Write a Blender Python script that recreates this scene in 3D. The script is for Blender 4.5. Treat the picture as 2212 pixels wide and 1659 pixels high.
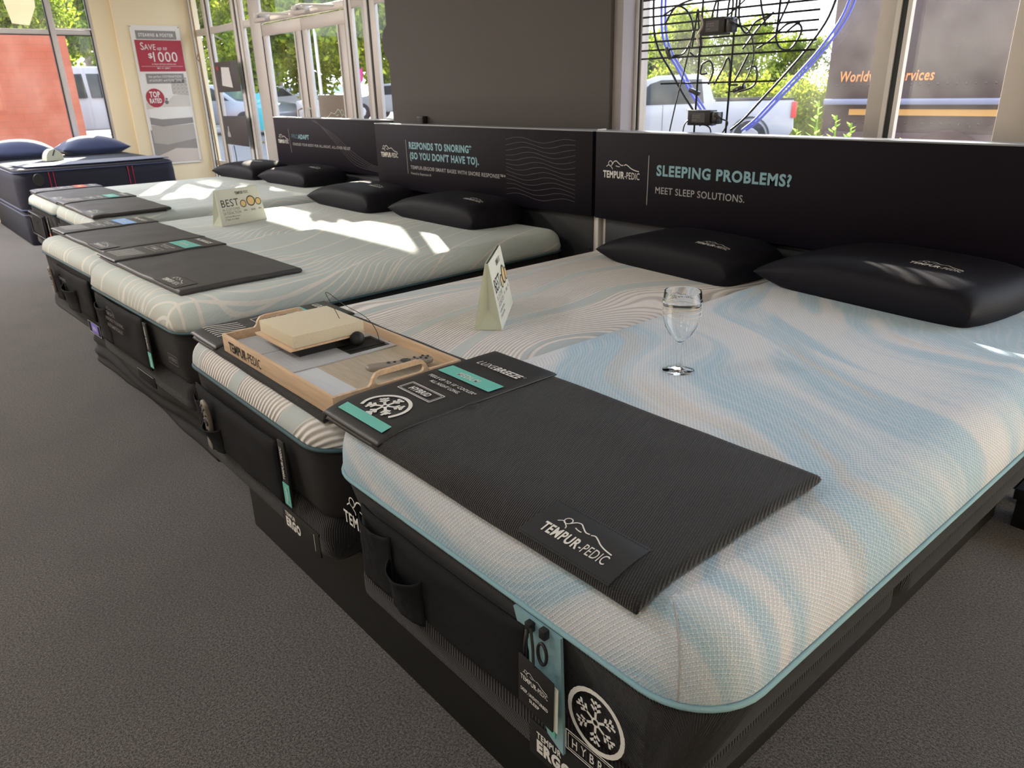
import bpy, bmesh, math, random
from mathutils import Vector, Matrix, noise
PI = math.pi; sin = math.sin; cos = math.cos; R = math.radians
for o in list(bpy.data.objects): bpy.data.objects.remove(o)
SC = bpy.context.scene; COL = SC.collection

# ------------------------------------------------------------ camera
CR = Vector((0.65317674, 0.7568506, -0.02318015)); CU = Vector((-0.26645474, 0.25839489, 0.92856554)); CF = Vector((-0.70877501, 0.60034095, -0.37044396))
cd = bpy.data.cameras.new('camera'); cam = bpy.data.objects.new('camera', cd); COL.objects.link(cam)
m = Matrix((CR, CU, -CF)).transposed().to_4x4(); m.translation = Vector((.391, -.7, 1.371)); cam.matrix_world = m
cd.sensor_fit = 'HORIZONTAL'; cd.sensor_width = 36; cd.lens = 1604/2212*36; cd.clip_start = .05; cd.clip_end = 300
cd.dof.use_dof = True; cd.dof.focus_distance = 1.45; cd.dof.aperture_fstop = 11.0
SC.camera = cam

# ------------------------------------------------------------ world, sun, fill lamps, exposure
w = bpy.data.worlds.new('sky'); SC.world = w; w.use_nodes = True; nt = w.node_tree; nt.nodes.clear()
ou = nt.nodes.new('ShaderNodeOutputWorld'); bg = nt.nodes.new('ShaderNodeBackground'); rp = nt.nodes.new('ShaderNodeValToRGB')
tc = nt.nodes.new('ShaderNodeTexCoord'); sx = nt.nodes.new('ShaderNodeSeparateXYZ')
nt.links.new(tc.outputs['Generated'], sx.inputs[0]); nt.links.new(sx.outputs['Z'], rp.inputs[0]); nt.links.new(rp.outputs[0], bg.inputs[0]); nt.links.new(bg.outputs[0], ou.inputs[0])
rp.color_ramp.elements[0].position = 0; rp.color_ramp.elements[0].color = (.93, .96, 1, 1)
rp.color_ramp.elements[1].position = .7; rp.color_ramp.elements[1].color = (.62, .78, 1, 1)
bg.inputs[1].default_value = 3.8
SUND = Vector((1.99, -1, -.835)).normalized()
sl = bpy.data.lights.new('sun', 'SUN'); sl.energy = 26; sl.angle = R(.6); sl.color = (1, .90, .74)
so = bpy.data.objects.new('sun', sl); COL.objects.link(so); so.rotation_euler = SUND.to_track_quat('-Z', 'Y').to_euler()
SC.view_settings.view_transform = 'Standard'; SC.view_settings.look = 'None'; SC.view_settings.gamma = 1
SC.view_settings.use_curve_mapping = False; SC.view_settings.exposure = 0.38
CEIL = 3.0
FILL_LAMPS = [(-2.4, -1.6, 18), (-5.6, -1.6, 36), (-8.6, -.9, 125), (-2.4, -4, 12), (-5.6, -4, 20), (-8.6, -4, 50), (.9, -1.6, 11), (.9, -4, 12)]   # added out-of-view fill panels: x, y, watts

# ------------------------------------------------------------ materials
def newmat(name):
    m = bpy.data.materials.new(name); m.use_nodes = True; n = m.node_tree.nodes; b = n['Principled BSDF']; return m, m.node_tree, b
def N(t, ty, **k):
    n = t.nodes.new(ty)
    for a, v in k.items():
        if a.startswith('i_'): n.inputs[a[2:].replace('_', ' ')].default_value = v
        else: setattr(n, a, v)
    return n
def c4(c): return (c[0], c[1], c[2], 1)
def mat(name, col, rough=.6, metal=0, noise_s=0, bump=0, var=0, spec=.5, sheen=0, emit=0, coord='Object'):
    m, t, b = newmat(name); b.inputs['Base Color'].default_value = c4(col); b.inputs['Roughness'].default_value = rough
    b.inputs['Metallic'].default_value = metal; b.inputs['Specular IOR Level'].default_value = spec
    if sheen: b.inputs['Sheen Weight'].default_value = sheen
    if emit: b.inputs['Emission Color'].default_value = c4(col); b.inputs['Emission Strength'].default_value = emit
    if noise_s:
        tc = N(t, 'ShaderNodeTexCoord'); nz = N(t, 'ShaderNodeTexNoise'); nz.inputs['Scale'].default_value = noise_s; nz.inputs['Detail'].default_value = 4
        t.links.new(tc.outputs[coord], nz.inputs['Vector'])
        if bump:
            bp = N(t, 'ShaderNodeBump'); bp.inputs['Strength'].default_value = bump; bp.inputs['Distance'].default_value = .004
            t.links.new(nz.outputs['Fac'], bp.inputs['Height']); t.links.new(bp.outputs[0], b.inputs['Normal'])
        if var:
            cr = N(t, 'ShaderNodeValToRGB'); cr.color_ramp.elements[0].position = .3; cr.color_ramp.elements[1].position = .7
            cr.color_ramp.elements[0].color = c4([x*(1-var) for x in col]); cr.color_ramp.elements[1].color = c4([min(1, x*(1+var)) for x in col])
            t.links.new(nz.outputs['Fac'], cr.inputs[0]); t.links.new(cr.outputs[0], b.inputs['Base Color'])
    return m
class G:
    """tiny node-graph writer"""
    def __init__(s, t): s.t = t
    def link(s, v, sock):
        if hasattr(v, 'links') or isinstance(v, bpy.types.NodeSocket): s.t.links.new(v, sock)
        else: sock.default_value = v
    def m(s, op, a, b=0.0, c=None, clamp=False):
        n = s.t.nodes.new('ShaderNodeMath'); n.operation = op; n.use_clamp = clamp; s.link(a, n.inputs[0]); s.link(b, n.inputs[1])
        if c is not None: s.link(c, n.inputs[2])
        return n.outputs[0]
    def vm(s, op, a, b=(0, 0, 0), sc=None):
        n = s.t.nodes.new('ShaderNodeVectorMath'); n.operation = op; s.link(a, n.inputs[0])
        if op != 'SCALE': s.link(b, n.inputs[1])
        if sc is not None: s.link(sc, n.inputs['Scale'])
        return n.outputs[0]
    def noise(s, v, scale, detail=2, rough=.5, dist=0, out='Fac'):
        n = s.t.nodes.new('ShaderNodeTexNoise'); s.link(v, n.inputs['Vector']); n.inputs['Scale'].default_value = scale; n.inputs['Detail'].default_value = detail
        n.inputs['Roughness'].default_value = rough; n.inputs['Distortion'].default_value = dist; return n.outputs[out]
    def ss(s, v, a, b):
        n = s.t.nodes.new('ShaderNodeMapRange'); n.interpolation_type = 'SMOOTHSTEP'; s.link(v, n.inputs[0]); n.inputs[1].default_value = a; n.inputs[2].default_value = b; return n.outputs[0]
    def mix(s, f, a, b):
        n = s.t.nodes.new('ShaderNodeMix'); n.data_type = 'RGBA'; s.link(f, n.inputs[0]); s.link(a if not isinstance(a, tuple) else c4(a), n.inputs[6]); s.link(b if not isinstance(b, tuple) else c4(b), n.inputs[7]); return n.outputs[2]
    def uv(s, name='uv'):
        n = s.t.nodes.new('ShaderNodeUVMap'); n.uv_map = name; return n.outputs[0]
    def sep(s, v):
        n = s.t.nodes.new('ShaderNodeSeparateXYZ'); s.link(v, n.inputs[0]); return n.outputs
    def comb(s, x, y, z=0.0):
        n = s.t.nodes.new('ShaderNodeCombineXYZ'); s.link(x, n.inputs[0]); s.link(y, n.inputs[1]); s.link(z, n.inputs[2]); return n.outputs[0]
    def bump(s, h, st, dist, b):
        n = s.t.nodes.new('ShaderNodeBump'); n.inputs['Strength'].default_value = st; n.inputs['Distance'].default_value = dist; s.link(h, n.inputs['Height']); s.t.links.new(n.outputs[0], b.inputs['Normal'])
def fabric_base(b, rough=.85):
    b.inputs['Roughness'].default_value = rough; b.inputs['Specular IOR Level'].default_value = .25; b.inputs['Sheen Weight'].default_value = .15

def cover_breeze():      # white / blue / sand swirled knit with open lattice
    m, t, b = newmat('blue white knit'); g = G(t); fabric_base(b)
    uv = g.uv(); warp = g.noise(uv, 1.1, 1, out='Color'); wv = g.vm('SCALE', g.vm('SUBTRACT', warp, (.5, .5, .5)), sc=.9); p = g.vm('ADD', uv, wv)
    X, Y, _ = g.sep(p); dx = g.m('SUBTRACT', X, .55); dy = g.m('SUBTRACT', Y, 2.0)
    x = g.m('SQRT', g.m('ADD', g.m('MULTIPLY', dx, dx), g.m('MULTIPLY', dy, dy))); y = g.m('ARCTAN2', dy, dx)
    s1 = g.noise(g.comb(g.m('MULTIPLY', x, 3.0), g.m('MULTIPLY', y, .7)), 1.6, 2, .5)
    s2 = g.noise(g.comb(g.m('MULTIPLY', x, 11), g.m('MULTIPLY', y, 1.0), 3.3), 1.3, 2, .5)
    blue = g.m('ADD', .14, g.m('MULTIPLY', g.ss(g.m('ADD', g.m('MULTIPLY', s1, .75), g.m('MULTIPLY', s2, .35)), .50, .62), .80))
    s3 = g.noise(g.comb(g.m('MULTIPLY', x, 8), g.m('MULTIPLY', y, .9), 9.1), 1.3, 2, .5); sand = g.ss(s3, .58, .66)
    u, v, _ = g.sep(uv)
    a = 2*PI/.017
    la = g.m('MULTIPLY', g.m('SINE', g.m('MULTIPLY', g.m('ADD', u, g.m('MULTIPLY', v, .8)), a)), g.m('SINE', g.m('MULTIPLY', g.m('SUBTRACT', u, g.m('MULTIPLY', v, .8)), a)))
    hole = g.ss(g.m('ABSOLUTE', la), .18, .5)
    streak = g.ss(g.m('SINE', g.m('MULTIPLY', g.m('ADD', x, g.m('MULTIPLY', s1, .25)), 2*PI/.017)), .45, .9)
    base = g.mix(blue, (.88, .86, .89), (.54, .70, .82)); base = g.mix(g.m('MULTIPLY', sand, .65), base, (.80, .69, .60))
    dark = g.mix(blue, (.55, .60, .66), (.26, .44, .58))
    col = g.mix(g.m('MULTIPLY', hole, .72), base, dark); col = g.mix(g.m('MULTIPLY', streak, .2), col, (.80, .80, .83))
    t.links.new(col, b.inputs['Base Color'])
    g.bump(g.m('SUBTRACT', 1.0, hole), .8, .0022, b); return m
def cover_rib():         # ivory ribbed knit with grey ribbons
    m, t, b = newmat('ivory ribbed knit'); g = G(t); fabric_base(b)
    uv = g.uv(); w1 = g.noise(g.vm('MULTIPLY', uv, (1.0, .9, 1)), 1.25, 0); w2 = g.noise(g.vm('ADD', uv, (5.3, 2, 0)), 2.6, 0)
    u, v, _ = g.sep(uv)
    ph = g.m('ADD', u, g.m('ADD', g.m('MULTIPLY', w1, .8), g.m('MULTIPLY', w2, .10)))
    rib = g.m('SINE', g.m('MULTIPLY', ph, 2*PI/.0155)); groove = g.ss(rib, .2, .9)
    band = g.m('SINE', g.m('MULTIPLY', ph, 2*PI/.31)); b2 = g.m('SINE', g.m('ADD', g.m('MULTIPLY', ph, 2*PI/.118), 1.0))
    gray = g.ss(band, .80, .86); thin = g.m('MULTIPLY', g.ss(b2, .90, .94), g.ss(band, -.4, .1)); gr = g.m('MAXIMUM', gray, thin)
    col = g.mix(g.m('MULTIPLY', groove, .75), (.86, .82, .79), (.46, .43, .41)); col = g.mix(gr, col, (.50, .55, .56))
    t.links.new(col, b.inputs['Base Color']); g.bump(g.m('MULTIPLY', rib, g.m('SUBTRACT', -1.0, g.m('MULTIPLY', gr, -1.0))), .8, .0032, b); return m
def cover_sage(off):     # grey-green with cream lines
    m, t, b = newmat('sage knit'); g = G(t); fabric_base(b)
    uv = g.vm('ADD', g.uv(), (off, off*.7, 0)); w1 = g.noise(uv, .55, 0); w2 = g.noise(g.vm('ADD', uv, (3, 8, 1)), 1.2, 0)
    u, v, _ = g.sep(uv)
    ph = g.m('ADD', g.m('ADD', g.m('MULTIPLY', u, .8), g.m('MULTIPLY', v, .25)), g.m('ADD', g.m('MULTIPLY', w1, 1.35), g.m('MULTIPLY', w2, .25)))
    l1 = g.ss(g.m('SINE', g.m('MULTIPLY', ph, 2*PI/.19)), .972, .99)
    ph2 = g.m('ADD', ph, g.m('MULTIPLY', g.noise(g.vm('ADD', uv, (1, 4, 6)), 1.1, 1), .8))
    cl = g.ss(g.noise(g.vm('ADD', uv, (7, 1, 2)), .9, 0), .52, .60)
    l2 = g.m('MULTIPLY', g.ss(g.m('SINE', g.m('MULTIPLY', ph2, 2*PI/.042)), .72, .9), cl)
    line = g.m('MAXIMUM', l1, l2)
    U, V, _ = g.sep(g.uv()); tw = g.m('SINE', g.m('MULTIPLY', g.m('ADD', U, g.m('MULTIPLY', V, .5)), 2*PI/.006))
    side = g.ss(V, .02, -.05)
    basec = g.mix(side, g.mix(g.ss(w2, .4, .6), (.54, .61, .60), (.61, .67, .65)), (.55, .55, .50))
    col = g.mix(line, basec, (.80, .77, .72)); col = g.mix(g.m('MULTIPLY', g.ss(tw, 0, 1), .12), col, (.3, .37, .38))
    t.links.new(col, b.inputs['Base Color']); g.bump(g.m('ADD', g.m('MULTIPLY', tw, .35), line), .5, .0015, b); return m
def ribbed(name, col, period=.006, axis='xy', rough=.85, st=.8, dist=.002, light=.5):
    m, t, b = newmat(name); g = G(t); fabric_base(b, rough); uv = g.uv(); u, v, _ = g.sep(uv)
    ph = {'x': u, 'y': v, 'xy': g.m('ADD', u, v)}[axis]
    s = g.m('SINE', g.m('MULTIPLY', ph, 2*PI/period)); c = g.mix(g.ss(s, -.6, .9), tuple(x*(1-light) for x in col), col)
    t.links.new(c, b.inputs['Base Color']); g.bump(s, st, dist, b); return m
def knit_dark(name, col, s=.0042):   # coarse dark weave with pale flecks
    m, t, b = newmat(name); g = G(t); fabric_base(b, .8)
    tcn = t.nodes.new('ShaderNodeTexCoord'); x, y, z = g.sep(tcn.outputs['Object'])
    a = g.m('SINE', g.m('MULTIPLY', g.m('ADD', x, g.m('MULTIPLY', y, .35)), 2*PI/s)); c = g.m('SINE', g.m('MULTIPLY', g.m('SUBTRACT', y, g.m('MULTIPLY', x, .35)), 2*PI/(s*.8)))
    f = g.m('MULTIPLY', g.ss(a, -.2, 1), g.ss(c, -1, .9)); nz = g.noise(tcn.outputs['Object'], 400, 1)
    t.links.new(g.mix(g.m('MULTIPLY', f, g.ss(nz, .35, .7)), tuple(v*.45 for v in col), tuple(v*2.3 for v in col)), b.inputs['Base Color'])
    g.bump(a, .6, .0012, b); return m
def carpet():
    m, t, b = newmat('charcoal carpet'); g = G(t); b.inputs['Roughness'].default_value = 1; b.inputs['Specular IOR Level'].default_value = .1; b.inputs['Sheen Weight'].default_value = .3
    tcn = t.nodes.new('ShaderNodeTexCoord'); v = tcn.outputs['Object']; n1 = g.noise(v, 170, 2, .7); n2 = g.noise(v, 480, 1, .6); n3 = g.noise(v, 1.4, 3)
    f = g.m('ADD', g.m('MULTIPLY', n1, .6), g.m('MULTIPLY', n2, .5))
    c = g.mix(g.ss(f, .42, .72), (.028, .026, .026), (.225, .205, .20)); c = g.mix(g.m('MULTIPLY', g.ss(n3, .4, .65), .3), c, (.055, .050, .052))
    t.links.new(c, b.inputs['Base Color']); g.bump(f, 1, .006, b); return m
def glassmat(name='window glass', haze=.008, tint=(.95, .955, .97), gl=.07):
    m = bpy.data.materials.new(name); m.use_nodes = True; t = m.node_tree; t.nodes.clear(); o = t.nodes.new('ShaderNodeOutputMaterial')
    tr = t.nodes.new('ShaderNodeBsdfTransparent'); tr.inputs[0].default_value = c4(tint); gs = t.nodes.new('ShaderNodeBsdfGlossy'); gs.inputs['Roughness'].default_value = .02
    df = t.nodes.new('ShaderNodeBsdfTranslucent'); df.inputs[0].default_value = (.9, .88, .85, 1)
    g = G(t); tcn = t.nodes.new('ShaderNodeTexCoord'); n = g.noise(tcn.outputs['Object'], 160, 2, .6); spk = g.ss(n, .70, .78); n2 = g.noise(tcn.outputs['Object'], 3, 3)
    fac = g.m('ADD', g.m('MULTIPLY', g.ss(n2, .3, .8), haze), g.m('MULTIPLY', spk, haze*3))
    m1 = t.nodes.new('ShaderNodeMixShader'); m2 = t.nodes.new('ShaderNodeMixShader'); t.links.new(fac, m1.inputs[0]); t.links.new(tr.outputs[0], m1.inputs[1]); t.links.new(df.outputs[0], m1.inputs[2])
    fr = t.nodes.new('ShaderNodeLayerWeight'); t.links.new(g.m('ADD', g.m('MULTIPLY', g.m('POWER', fr.outputs['Facing'], 4.0), .14), .012), m2.inputs[0]); t.links.new(m1.outputs[0], m2.inputs[1]); t.links.new(gs.outputs[0], m2.inputs[2]); t.links.new(m2.outputs[0], o.inputs[0]); return m
def leafmat(name, c1, c2):
    m = bpy.data.materials.new(name); m.use_nodes = True; t = m.node_tree; t.nodes.clear(); o = t.nodes.new('ShaderNodeOutputMaterial'); g = G(t)
    tcn = t.nodes.new('ShaderNodeTexCoord'); n = g.noise(tcn.outputs['Object'], 1.1, 2); n2 = g.noise(tcn.outputs['Object'], 11, 1); c = g.mix(g.ss(g.m('ADD', g.m('MULTIPLY', n, .6), g.m('MULTIPLY', n2, .4)), .40, .60), c1, c2)
    a = t.nodes.new('ShaderNodeBsdfDiffuse'); b = t.nodes.new('ShaderNodeBsdfTranslucent'); mx = t.nodes.new('ShaderNodeMixShader'); mx.inputs[0].default_value = .5
    for s in (a, b): t.links.new(c, s.inputs[0])
    t.links.new(a.outputs[0], mx.inputs[1]); t.links.new(b.outputs[0], mx.inputs[2]); t.links.new(mx.outputs[0], o.inputs[0]); return m
def wood(name, col, sc=6, axis=0):
    m, t, b = newmat(name); g = G(t); b.inputs['Roughness'].default_value = .5; tcn = t.nodes.new('ShaderNodeTexCoord')
    s = (sc*1.2, sc*14, sc*14) if axis == 0 else (sc*14, sc*1.2, sc*14)
    n = g.noise(g.vm('MULTIPLY', tcn.outputs['Object'], s), 1, 3, .6, .4); t.links.new(g.mix(g.ss(n, .3, .7), tuple(v*.82 for v in col), col), b.inputs['Base Color']); return m
def bricks(name, c1, c2, cm):
    m, t, b = newmat(name); g = G(t); b.inputs['Roughness'].default_value = .9; tcn = t.nodes.new('ShaderNodeTexCoord'); x, y, z = g.sep(tcn.outputs['Object'])
    br = t.nodes.new('ShaderNodeTexBrick'); t.links.new(g.comb(g.m('ADD', x, y), z), br.inputs['Vector']); br.inputs['Scale'].default_value = 2.2
    br.inputs['Color1'].default_value = c4(c1); br.inputs['Color2'].default_value = c4(c2); br.inputs['Mortar'].default_value = c4(cm); br.inputs['Mortar Size'].default_value = .012
    n = g.noise(tcn.outputs['Object'], 1.2, 4); t.links.new(g.mix(g.m('MULTIPLY', n, .35), br.outputs[0], (.45, .22, .15)), b.inputs['Base Color']); return m

M = dict(
 carpet=carpet(), wall=mat('cream wall paint', (.84, .72, .49), .8, noise_s=60, bump=.05), jamb=mat('beige wall paint', (.60, .52, .40), .8), ceil=mat('ceiling tile', (.75, .74, .71), .9, noise_s=90, bump=.2),
 dark=mat('charcoal wall paint', (.095, .085, .084), .75, noise_s=180, bump=.06, var=.08), gapw=mat('grey trim paint', (.38, .35, .36), .6),
 alu=mat('painted aluminium frame', (.60, .56, .52), .45, metal=.25), aluw=mat('pale aluminium bead', (.78, .75, .72), .4), gasket=mat('black gasket', (.03, .035, .035), .6),
 glass=glassmat(), glassd=glassmat('dusty window glass', .03), breeze=cover_breeze(), rib=cover_rib(), s1=cover_sage(0), s2=cover_sage(2.3), s3=cover_sage(5.1), s4=cover_sage(8.4),
 border=mat('charcoal border fabric', (.014, .0125, .014), .85, noise_s=500, bump=.4, var=.25), borderrib=ribbed('charcoal ribbed border', (.022, .020, .024), .0062, 'xy'),
 baserib=ribbed('charcoal ribbed base fabric', (.020, .018, .020), .008, 'xy', st=.6), tealp=mat('dark teal piping', (.045, .10, .12), .7), bluep=mat('sky blue zipper tape', (.26, .44, .50), .75, noise_s=900, bump=.3),
 plinth=mat('black plinth', (.006, .006, .0065), .6, noise_s=300, bump=.2), skirt=mat('black fabric skirt', (.007, .008, .010), .8, noise_s=200, bump=.3),
 black=mat('black fabric', (.012, .012, .014), .85, noise_s=600, bump=.3, spec=.2), pillow=mat('black pillow jersey', (.008, .0075, .012), .6, noise_s=900, bump=.1, spec=.2),
 weave=knit_dark('charcoal woven mat', (.030, .030, .032)), vinyl=mat('black vinyl', (.028, .028, .031), .42, noise_s=500, bump=.12), vinyl2=mat('grey black vinyl', (.05, .048, .05), .5, noise_s=12, bump=.3),
 patch=mat('black rubber patch', (.028, .030, .035), .38), print_w=mat('white print', (.80, .79, .76), .6), print_g=mat('grey print', (.42, .41, .42), .6), print_t=mat('blue grey print', (.26, .47, .54), .6), print_teal=mat('teal print', (.16, .55, .48), .55),
 print_blue=mat('blue print', (.28, .50, .85), .55), print_red=mat('coral print', (.75, .16, .10), .6), dim=mat('dim print', (.16, .14, .15), .6), dteal=mat('dim teal print', (.06, .19, .20), .6), ink=mat('black ink', (.012, .012, .013), .6), wine=mat('crimson print', (.40, .035, .06), .6),
 headb=mat('headboard black panel', (.0065, .0045, .010), .55, noise_s=40, bump=.01, spec=.15), headt=mat('headboard top edge', (.34, .35, .38), .25), headl=mat('headboard lower panel', (.012, .014, .018), .5),
 card=mat('pale card', (.78, .80, .72), .7), cardg=mat('pale green card', (.56, .60, .48), .6), gold=mat('gold medal print', (.85, .62, .30), .5), maple=wood('maple tray', (.74, .53, .35), 6), maple2=wood('light wood board', (.55, .48, .38), 9, 0),
 foam=mat('cream foam', (.74, .66, .50), .9, noise_s=350, bump=.5, var=.06), cardw=mat('grey info card', (.50, .52, .56), .35), cardw2=mat('white info card', (.62, .66, .72), .3), rubber=mat('black rubber ball', (.015, .015, .016), .5), pit=mat('black recess', (.01, .01, .01), .7),
 remote=mat('taupe remote plastic', (.27, .235, .20), .45), btn=mat('dark remote buttons', (.05, .05, .055), .5), wire=mat('thin dark cord', (.05, .06, .05), .6),
 navy=mat('navy ticking', (.008, .009, .024), .7, noise_s=250, bump=.4, var=.2), navyq=mat('navy quilted top', (.012, .013, .024), .75, noise_s=40, bump=.6), navyv=mat('navy velvet', (.025, .038, .11), .75, noise_s=14, bump=.2, sheen=.3), red=mat('red stitching', (.45, .02, .06), .7),
 asphalt=mat('asphalt', (.17, .16, .16), .95, noise_s=30, bump=.3, var=.15), walk=mat('concrete walk', (.38, .35, .31), .9, noise_s=20, var=.08), mulch=mat('leaf mulch', (.15, .10, .07), 1, noise_s=25, var=.4, bump=.8), grass=mat('grass', (.20, .24, .05), .95, noise_s=40, var=.4, bump=.8),
 orange=bricks('orange painted brick', (.30, .06, .028), (.27, .05, .024), (.22, .05, .024)), white=mat('white car paint', (.32, .31, .32), .25), silver=mat('silver car paint', (.26, .28, .32), .3, metal=.3), bluecar=mat('grey blue car paint', (.20, .25, .33), .3), cglass=mat('car glass', (.12, .18, .19), .08), cglass2=mat('dark car glass', (.02, .025, .027), .3, spec=.15), tyre=mat('tyre rubber', (.02, .02, .02), .8), chrome=mat('wheel alloy', (.5, .5, .52), .3, metal=.8), tail=mat('red tail lamp', (.6, .03, .03), .3),
 brown=mat('brown truck paint', (.055, .030, .026), .42, noise_s=.9, bump=.25, var=.25), maroon=mat('maroon skirt paint', (.06, .025, .025), .45), railc=mat('pale rail', (.20, .20, .28), .35), yel=mat('golden stripe', (.50, .25, .06), .5), orangeprint=mat('orange print', (.85, .26, .07), .5),
 metalk=mat('black metal', (.014, .014, .015), .5), neon=mat('blue neon glass', (.16, .20, .75), .25, emit=.35), tube=mat('black coated tube', (.02, .02, .025), .3), label=mat('grey label', (.10, .095, .10), .6), cable=mat('black cable', (.02, .02, .02), .5), tag=mat('string', (.55, .5, .45), .8),
 bark=mat('bark', (.22, .18, .13), .9, noise_s=20, bump=.6), turq=mat('turquoise sign', (.03, .30, .38), .5), brownsign=mat('brown sign board', (.22, .17, .11), .6), pink=mat('pink flag', (.60, .03, .22), .6), beige=mat('beige banner', (.32, .27, .17), .8), post=mat('grey post', (.6, .58, .52), .6), brass=mat('bronze cord', (.35, .22, .10), .6),
 violet=mat('violet label', (.22, .18, .75), .4), paperw=mat('white paper', (.72, .70, .70), .7), board=mat('dark board', (.07, .06, .06), .55),
 p_wall=mat('poster pale', (.78, .76, .72), .7), p_grey=mat('poster grey', (.27, .25, .24), .7), p_bed=mat('poster linen', (.62, .58, .52), .7), p_base=mat('poster taupe', (.44, .40, .36), .7), p_rug=mat('poster rug', (.60, .52, .46), .7), p_floor=mat('poster floor', (.30, .27, .25), .7), p_dark=mat('poster dark', (.16, .15, .15), .7),
 lampw=mat('fill panel diffuser', (1, .96, .88), .5, emit=3),
)
for k, a, c in (('lf1', (.09, .14, .02), (.34, .40, .045)), ('lf2', (.05, .08, .02), (.18, .24, .04)), ('lf3', (.12, .17, .02), (.30, .32, .04)), ('lf4', (.14, .12, .03), (.32, .23, .08)), ('lf5', (.25, .42, .08), (.55, .70, .18))): M[k] = leafmat('leaves '+k, a, c)

# ------------------------------------------------------------ objects
def tag(o, label=None, cat=None, group=None, kind=None):
    if label: o['label'] = label
    if cat: o['category'] = cat
    if group: o['group'] = group
    if kind: o['kind'] = kind
    return o
def empty(name, loc, label, cat, rz=0, group=None):
    o = bpy.data.objects.new(name, None); COL.objects.link(o); o.location = loc; o.rotation_euler = (0, 0, rz); o.empty_display_size = .05; return tag(o, label, cat, group)
def link(name, me, m, parent=None, smooth=False):
    o = bpy.data.objects.new(name, me); COL.objects.link(o)
    if m:
        if isinstance(m, (list, tuple)):
            for x in m: me.materials.append(x)
        elif not me.materials: me.materials.append(m)
    if parent: o.parent = parent
    if smooth:
        for p in me.polygons: p.use_smooth = True
    return o
class MB:
    def __init__(s): s.v = []; s.f = []; s.uv = None
    def add(s, vs, fs):
        n = len(s.v); s.v += [tuple(v) for v in vs]; s.f += [tuple(i+n for i in f) for f in fs]; return s
    def box(s, a, b, mtx=None):
        x0, y0, z0 = a; x1, y1, z1 = b; v = [Vector(p) for p in ((x0, y0, z0), (x1, y0, z0), (x1, y1, z0), (x0, y1, z0), (x0, y0, z1), (x1, y0, z1), (x1, y1, z1), (x0, y1, z1))]
        if mtx: v = [mtx @ p for p in v]
        return s.add(v, [(0, 3, 2, 1), (4, 5, 6, 7), (0, 1, 5, 4), (1, 2, 6, 5), (2, 3, 7, 6), (3, 0, 4, 7)])
    def tube(s, pts, r, n=8, closed=False, cap=True):
        pts = [Vector(p) for p in pts]; L = len(pts); rings = []; up = Vector((0, 0, 1)); prev = None
        for i, p in enumerate(pts):
            a = pts[(i-1) % L] if (closed or i > 0) else p; b = pts[(i+1) % L] if (closed or i < L-1) else p
            d = (b-a); d = d.normalized() if d.length > 1e-9 else Vector((1, 0, 0))
            if prev is None:
                q = up if abs(d.z) < .9 else Vector((1, 0, 0)); x = d.cross(q).normalized()
            else:
                x = prev-d*prev.dot(d); x = x.normalized() if x.length > 1e-6 else d.orthogonal().normalized()
            prev = x; y = d.cross(x); rr = r[i] if isinstance(r, (list, tuple)) else r
            rings.append([p+x*cos(2*PI*k/n)*rr+y*sin(2*PI*k/n)*rr for k in range(n)])
        vs = [v for r_ in rings for v in r_]; fs = []
        for i in range(L if closed else L-1):
            j = (i+1) % L
            for k in range(n): fs.append((i*n+k, i*n+(k+1) % n, j*n+(k+1) % n, j*n+k))
        if cap and not closed: fs += [tuple(range(n))[::-1], tuple((L-1)*n+k for k in range(n))]
        return s.add(vs, fs)
    def lathe(s, prof, n=32, c=(0, 0, 0), axis='z'):
        vs = []; fs = []
        for r, z in prof:
            for k in range(n):
                a = 2*PI*k/n; p = (r*cos(a), r*sin(a), z)
                if axis == 'y': p = (p[0], p[2], p[1])
                if axis == 'x': p = (p[2], p[0], p[1])
                vs.append((c[0]+p[0], c[1]+p[1], c[2]+p[2]))
        for i in range(len(prof)-1):
            for k in range(n): fs.append((i*n+k, i*n+(k+1) % n, (i+1)*n+(k+1) % n, (i+1)*n+k))
        return s.add(vs, fs)
    def prism(s, poly, f, a, b):     # poly 2d, f(u,v,t) -> 3d, extruded from a to b
        n = len(poly); vs = [f(u, v, a) for u, v in poly]+[f(u, v, b) for u, v in poly]
        return s.add(vs, [tuple(range(n))[::-1], tuple(range(n, 2*n))]+[(i, (i+1) % n, n+(i+1) % n, n+i) for i in range(n)])
    def grid(s, f, nu, nv):
        vs = [f(i/nu, j/nv) for j in range(nv+1) for i in range(nu+1)]
        return s.add(vs, [(j*(nu+1)+i, j*(nu+1)+i+1, (j+1)*(nu+1)+i+1, (j+1)*(nu+1)+i) for j in range(nv) for i in range(nu)])
    def build(s, name, m, parent=None, smooth=False, bevel=0, seg=2, solid=0, auto=False):
        me = bpy.data.meshes.new(name); me.from_pydata([tuple(v) for v in s.v], [], s.f); me.update()
        bm = bmesh.new(); bm.from_mesh(me); bmesh.ops.recalc_face_normals(bm, faces=bm.faces)
        if bevel: bmesh.ops.bevel(bm, geom=[e for e in bm.edges if len(e.link_faces) == 2 and e.calc_face_angle(0) > .5], offset=bevel, segments=seg, profile=.5, affect='EDGES')
        if s.uv:
            l = bm.loops.layers.uv.new('uv'); bm.verts.ensure_lookup_table()
            for f in bm.faces:
                for lp in f.loops: lp[l].uv = s.uv[lp.vert.index]
        bm.to_mesh(me); bm.free()
        if bevel or auto:
            for p in me.polygons: p.use_smooth = True
            me.set_sharp_from_angle(angle=R(35))
        o = link(name, me, m, parent, smooth)
        if solid:
            md = o.modifiers.new('solid', 'SOLIDIFY'); md.thickness = solid; md.offset = 1 if solid > 0 else -1
        return o
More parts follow.
